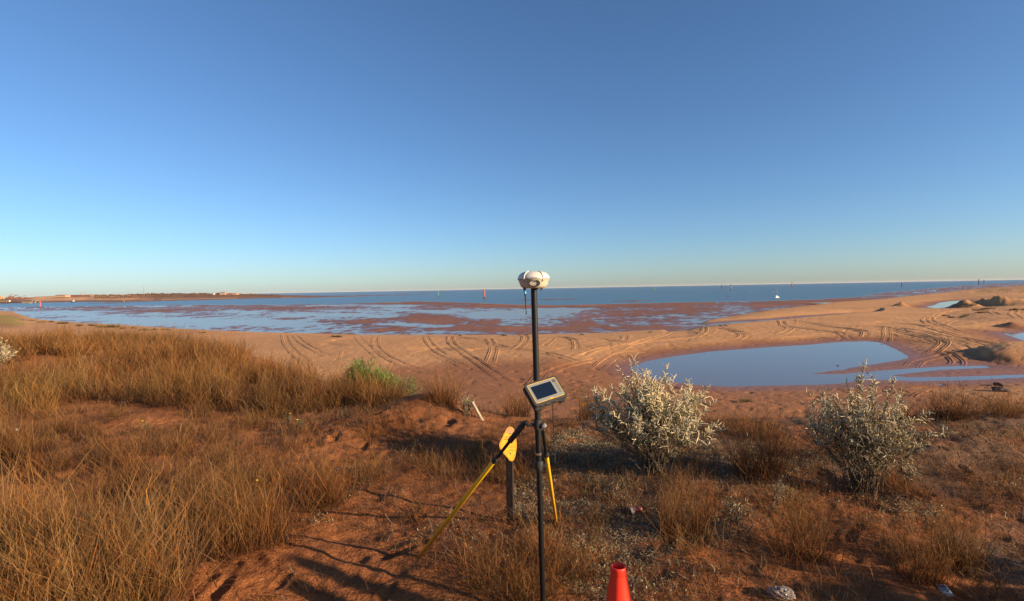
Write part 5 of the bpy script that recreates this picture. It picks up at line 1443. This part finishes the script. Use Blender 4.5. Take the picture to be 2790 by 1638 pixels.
# ---- green shrub and small green plants on the seaward slope
def green_shrub(p, h, w, n_main, n_leaf, col, label, name='green_shrub', Lr=(.03, .06), Wr=(.004, .009), cat='shrub', group=None):
    sh = thing(name, p, label, cat, group)
    Ln, Rd = stems_of((0, 0, 0), h, w, n_main)
    V, f = tube_arrays(Ln, Rd, 4); o = mesh_np('stems', V, f, np.full(len(f), 4), M_stem, sh, None, True); set_props(o, kind='stuff')
    li = rng.integers(0, len(Ln), n_leaf); s = rng.uniform(.3, 1.0, n_leaf); k0 = np.minimum((s * 5).astype(int), 4); fr = s * 5 - k0
    q = Ln[li, k0] + (Ln[li, k0 + 1] - Ln[li, k0]) * fr[:, None] + rng.normal(0, .02, (n_leaf, 3))
    dl = rng.normal(0, .8, (n_leaf, 3)); dl[:, 2] += .6; dl /= np.linalg.norm(dl, axis=1, keepdims=True)
    cc_ = np.array(col) * rng.uniform(.55, 1.4, (n_leaf, 1))
    V, f, C = leaf_arrays(q, dl, rng.uniform(*Lr, n_leaf), rng.uniform(*Wr, n_leaf), cc_)
    o = mesh_np('leaves', V, f, np.full(len(f), 4), M_leaf, sh, np.clip(C, 0, 1)); set_props(o, kind='stuff')
    return sh
def on_slope(u, y):
    q = at_y(u, 1030, y); q.z = dune_z1(q.x, q.y); return q
green_shrub(on_slope(988, 11.9), 1.05, .80, 40, 6500, (0.10, 0.17, 0.035), 'bright green feathery shrub behind the brown grass in the centre left', Lr=(.04, .075), Wr=(.010, .018))
green_shrub(on_slope(1046, 11.3), .72, .80, 30, 4200, (0.16, 0.27, 0.05), 'lower bright green shrub leaning right beside the feathery one', Lr=(.04, .07), Wr=(.010, .018))
green_shrub(on_slope(1100, 10.7), .66, .85, 22, 2800, (0.17, 0.20, 0.06), 'dull green low shrub right behind the brown grass, above the sand mound')
M_yfl = simple_mat('yellow_petal', (0.85, 0.62, 0.02), 0.6)
def flower_plant(u, v, h, label, nf=1):
    p = hit(u, v); sh = green_shrub(p, h * .8, h, 4, 40, (0.12, 0.14, 0.05), label, 'wild_flower', (.02, .04), (.008, .016), 'flower', 'yellow wild flowers')
    for k in range(nf):
        c = Vector((rng.normal(0, .02), rng.normal(0, .02), h * 1.02)); mb = MB()
        for q in range(5):
            a = q * 1.2566; d1 = Vector((math.cos(a), math.sin(a), .5)) * .018; d2 = Vector((math.cos(a + .5), math.sin(a + .5), .6)) * .014; d3 = Vector((math.cos(a - .5), math.sin(a - .5), .6)) * .014
            mb.add([c, c + d3, c + d1 * 1.3, c + d2], [[0, 1, 2, 3]])
        mb.build('flower', M_yfl, sh, (0, 0, 0))
flower_plant(394, 1175, .14, 'yellow wild flower on the bare red patch at left')
flower_plant(797, 1156, .16, 'yellow wild flower at the grass edge, left of two'); flower_plant(818, 1172, .14, 'yellow wild flower at the grass edge, right of two')
flower_plant(704, 1400, .30, 'yellow wild flower inside the tall brown clump')
green_shrub(hit(575, 1400), .12, .16, 5, 120, (0.13, 0.19, 0.06), 'small green herb in the shade left of the tall brown clump', 'herb', (.02, .04), (.01, .02), 'herb')

# ---- tufts on the beach
def beach_tuft(u, v, hpx, wpx, n, cb_, ct_, label, wd=.02, group='grass tufts on the beach'):
    p = hit(u, v, beach_z, 25, 700); k = p.y / FPX
    parts = []
    nsub = max(1, int(wpx / 14)) if p.y > 70 else 1
    for i in range(nsub):
        x = p.x + (i - (nsub - 1) / 2) * wpx * k / nsub + rng.normal(0, .3); y = p.y + rng.normal(0, .8)
        parts += clump(x, y, hpx * k * rng.uniform(.75, 1.1), wpx * k / nsub * .45, n, cb_, ct_, wd, .45, .3, zf=beach_z)
    o = blades_mesh('beach_grass_tuft', parts, M_grass, loc=tuple(p)); set_props(o, label, 'grass', group)
TB, TT = np.array([0.14, 0.10, 0.05]), np.array([0.27, 0.20, 0.10])
TU = [(80, 874, 5, 26, 'leftmost grass tuft on the beach above the green bank'), (125, 878, 4.5, 34, 'grass tuft on the beach second from the left'),
 (176, 882, 6, 30, 'grass tuft on the beach left of the two long dark ones'), (243, 888, 6, 50, 'long olive grass tuft on the beach behind the field'),
 (295, 892, 8, 60, 'longest dark grass tuft on the beach behind the grass field'), (347, 895, 6, 36, 'dark grass tuft on the beach right beside the longest one'),
 (400, 900, 6, 50, 'pale grass tuft on the beach just above the field grass'), (455, 899, 4, 26, 'small tuft above the field grass, right end of the row'), (555, 907, 4, 18, 'little tuft alone on the smooth beach at left'),
 (917, 919, 7, 30, 'round tuft casting a shadow on the beach before the mud bars'), (1116, 912, 4, 10, 'tiny dark tuft on the beach above the wheel ruts'), (1167, 912, 3.5, 22, 'flat tuft on the beach at the top of the wheel ruts'), (1253, 915, 4, 10, 'tiny tuft on the beach left of the survey pole'),
 (1378, 915, 7, 18, 'dark round tuft on the beach nearest left of the survey pole'), (1442, 913, 4, 10, 'tiny tuft on the beach close behind the survey pole'), (1589, 913, 4, 10, 'tiny tuft on the beach left of the dark rut patch'), (1772, 906, 4, 8, 'tiny tuft on the beach crest right of the dark rut patch'),
 (2572, 861, 5, 12, 'small dark tuft among the right hand dunes, leftmost'), (2586, 866, 5, 12, 'small dark tuft among the right hand dunes, second from left'), (2614, 864, 7, 18, 'dark tuft among the right hand dunes before a shadow streak'), (2634, 860, 5, 22, 'low tuft right of the dark one among the right hand dunes'),
 (2664, 846, 6, 22, 'tuft below the middle sand heap on the right'), (2668, 853, 6, 24, 'wider tuft just below the one under the middle sand heap'), (2696, 842, 5, 26, 'low tuft under the third sand heap on the right'), (2770, 845, 8, 30, 'green grey tuft on the sand heap at the right edge'), (2650, 836, 5, 22, 'green tuft at the foot between the first two sand heaps'),
 (1822, 1100, 9, 26, 'dark tuft on the near sand right of the large shrub'), (2045, 1100, 9, 40, 'low dark tuft row on the near sand between the shrubs'), (1905, 1104, 8, 20, 'small dark tuft on the near sand behind the shrub gap')]
for (u, v, hp, wp_, lb) in TU: beach_tuft(u, v, hp * 1.15, wp_, 150, TB, TT, lb, wd=.0006 * hit(u, v, beach_z, 25, 700).y + .012)
# weedy flats at the far right and the green bank at the far left
def weeds(n, poly, h, col, label, name):
    P_ = np.array(poly); us_ = rng.uniform(P_[:, 0].min(), P_[:, 0].max(), n); vs_ = rng.uniform(P_[:, 1].min(), P_[:, 1].max(), n)
    k = poly_sdf(us_, vs_, poly) < 0; us_, vs_ = us_[k], vs_[k]
    xs, ys = [], []
    for u, v in zip(us_, vs_):
        q = on_z(u, v, -9.2); xs.append(q.x); ys.append(q.y)
    xs, ys = np.array(xs), np.array(ys); kk = fbm(xs * .05, ys * .05, 3, 131) > -.05; xs, ys = xs[kk], ys[kk]; n = len(xs)
    zz = beach_z(xs, ys); c = np.array(col) * rng.uniform(.6, 1.3, (n, 1))
    A = blade_arrays(xs, ys, zz - .02, h * rng.uniform(.5, 1.2, n), rng.uniform(0, 6.28, n), np.abs(rng.normal(.4, .3, n)), rng.normal(0, .3, n), h * .30 * np.ones(n), c * .8, c)
    o = blades_mesh(name, [A], M_grass); set_props(o, label, 'grass', kind='stuff')
weeds(7000, [(2640, 786), (2790, 774), (2900, 772), (2900, 806), (2700, 800), (2650, 794)], .7, (0.20, 0.14, 0.075), 'brown weedy cover over the far right flats', 'weeds')
weeds(9000, [(-60, 868), (20, 866), (60, 874), (80, 892), (-60, 896)], .22, (0.20, 0.26, 0.045), 'short green lawn on the bank at the far left', 'lawn')

# ---- scrub on the far ridge
n = 1700
uu = rng.uniform(255, 760, n); tt = rng.uniform(.5, 1.05, n); VS, FS, CS = [], [], []
off = 0
us_g = np.linspace(-700, 1010, 300)
ico = bmesh.new(); bmesh.ops.create_icosphere(ico, subdivisions=1, radius=1); ico.verts.index_update()
IV = np.array([v.co[:] for v in ico.verts]); IF = np.array([[v.index for v in f.verts] for f in ico.faces]); ico.free()
for u, t in zip(uu, tt):
    j = int(np.clip(np.searchsorted(us_g, u), 0, 299)); i = int(np.clip(np.searchsorted(prof_far, t), 1, len(prof_far) - 1))
    w_ = (t - prof_far[i - 1]) / (prof_far[i] - prof_far[i - 1])
    c = np.array([FX[i - 1, j] * (1 - w_) + FX[i, j] * w_, FY[i - 1, j] * (1 - w_) + FY[i, j] * w_, FZ[i - 1, j] * (1 - w_) + FZ[i, j] * w_])
    s_ = rng.uniform(.6, 1.6) * (1.5 if t > .93 and rng.uniform() < .3 else 1)
    V = IV * np.array([s_ * 1.5, s_ * 1.5, s_]) * rng.uniform(.75, 1.25, (len(IV), 1)) + c + np.array([0, 0, s_ * .4])
    VS.append(V); FS.append(IF + off); off += len(IV)
    CS.append(np.tile(np.array([0.15, 0.085, 0.05]) * rng.uniform(.6, 1.4), (len(IV), 1)))
F_ = np.concatenate(FS)
scr = mesh_np('far_scrub', np.concatenate(VS), F_, np.full(len(F_), 3), M_leaf, None, np.concatenate(CS)); set_props(scr, 'dark low scrub covering the far ridge', 'scrub', kind='stuff')

# ---- outside the frame, to the right and behind the camera: unseen posts and bushes added to throw shadows into view
def shadow_post(u0, v0, dist, h, label, r_=.075):  # post added out of view, set sunward of where its strip shadow falls
    p = on_z(u0, v0, 0); q = Vector((p.x + math.sin(SUN_AZ) * dist, p.y + math.cos(SUN_AZ) * dist, 0)); q.z = dune_z1(q.x, q.y)
    t = thing('added_shadow_post', q, label, 'post', 'unseen posts added to cast strip shadows')
    mb = MB(); mb.tube([q - Vector((0, 0, .2)), q + Vector((0, 0, h))], [r_, r_ * .93], 14); mb.build('shaft', m_wood, t, q)
    mb = MB(); mb.tube([q + Vector((0, 0, h)), q + Vector((0, 0, h + .03))], [r_ * .95, r_ * .6], 14); mb.build('cap', m_wood, t, q)
shadow_post(761, 1523, 6.6, 1.90, 'taller post added outside the right edge to cast the long strip shadow')
shadow_post(766, 1586, 6.2, 1.80, 'shorter post added outside the right edge to cast the second strip shadow', .06)
def dark_bush(x, y, h, w, label):  # leafy bush added out of view to shade the lower right ground
    p = Vector((x, y, dune_z1(x, y)))
    green_shrub(p, h, w, 60, 5200, (0.10, 0.11, 0.05), label, 'added_shade_bush', (.09, .16), (.06, .10), 'bush', 'unseen bushes added to shade the lower right')
sx_, sy_ = math.sin(SUN_AZ), math.cos(SUN_AZ)
for (u, v, dist, h, w, lb) in [(2740, 1572, 5.0, 1.45, 2.2, 'dense bush added for shade outside the right edge, farthest from the survey pole'), (2400, 1620, 5.2, 1.5, 2.0, 'dense bush added for shade outside the right edge, nearer to the camera')]:
    p = on_z(u, v, 0); dark_bush(p.x + sx_ * dist, p.y + sy_ * dist, h, w, lb)
# ---------------------------------------------------------------- thin sea haze
hz = bpy.data.materials.new('sea_haze'); hz.use_nodes = True
hn = hz.node_tree
for n_ in list(hn.nodes): hn.nodes.remove(n_)
ho = hn.nodes.new('ShaderNodeOutputMaterial'); hv = hn.nodes.new('ShaderNodeVolumePrincipled')
hv.inputs['Color'].default_value = (0.90, 0.86, 0.84, 1); hv.inputs['Density'].default_value = 0.000012; hv.inputs['Anisotropy'].default_value = 0.0
hn.links.new(hv.outputs['Volume'], ho.inputs['Volume'])
x0, x1, y0, y1, z0, z1 = -47000, 47000, -9500, 61500, -14.5, 62.0
hm_ = mesh_np('haze', [(x0, y0, z0), (x1, y0, z0), (x1, y1, z0), (x0, y1, z0), (x0, y0, z1), (x1, y0, z1), (x1, y1, z1), (x0, y1, z1)],
              [3, 2, 1, 0, 4, 5, 6, 7, 0, 1, 5, 4, 1, 2, 6, 5, 2, 3, 7, 6, 3, 0, 4, 7], [4] * 6, hz)
set_props(hm_, kind='stuff')
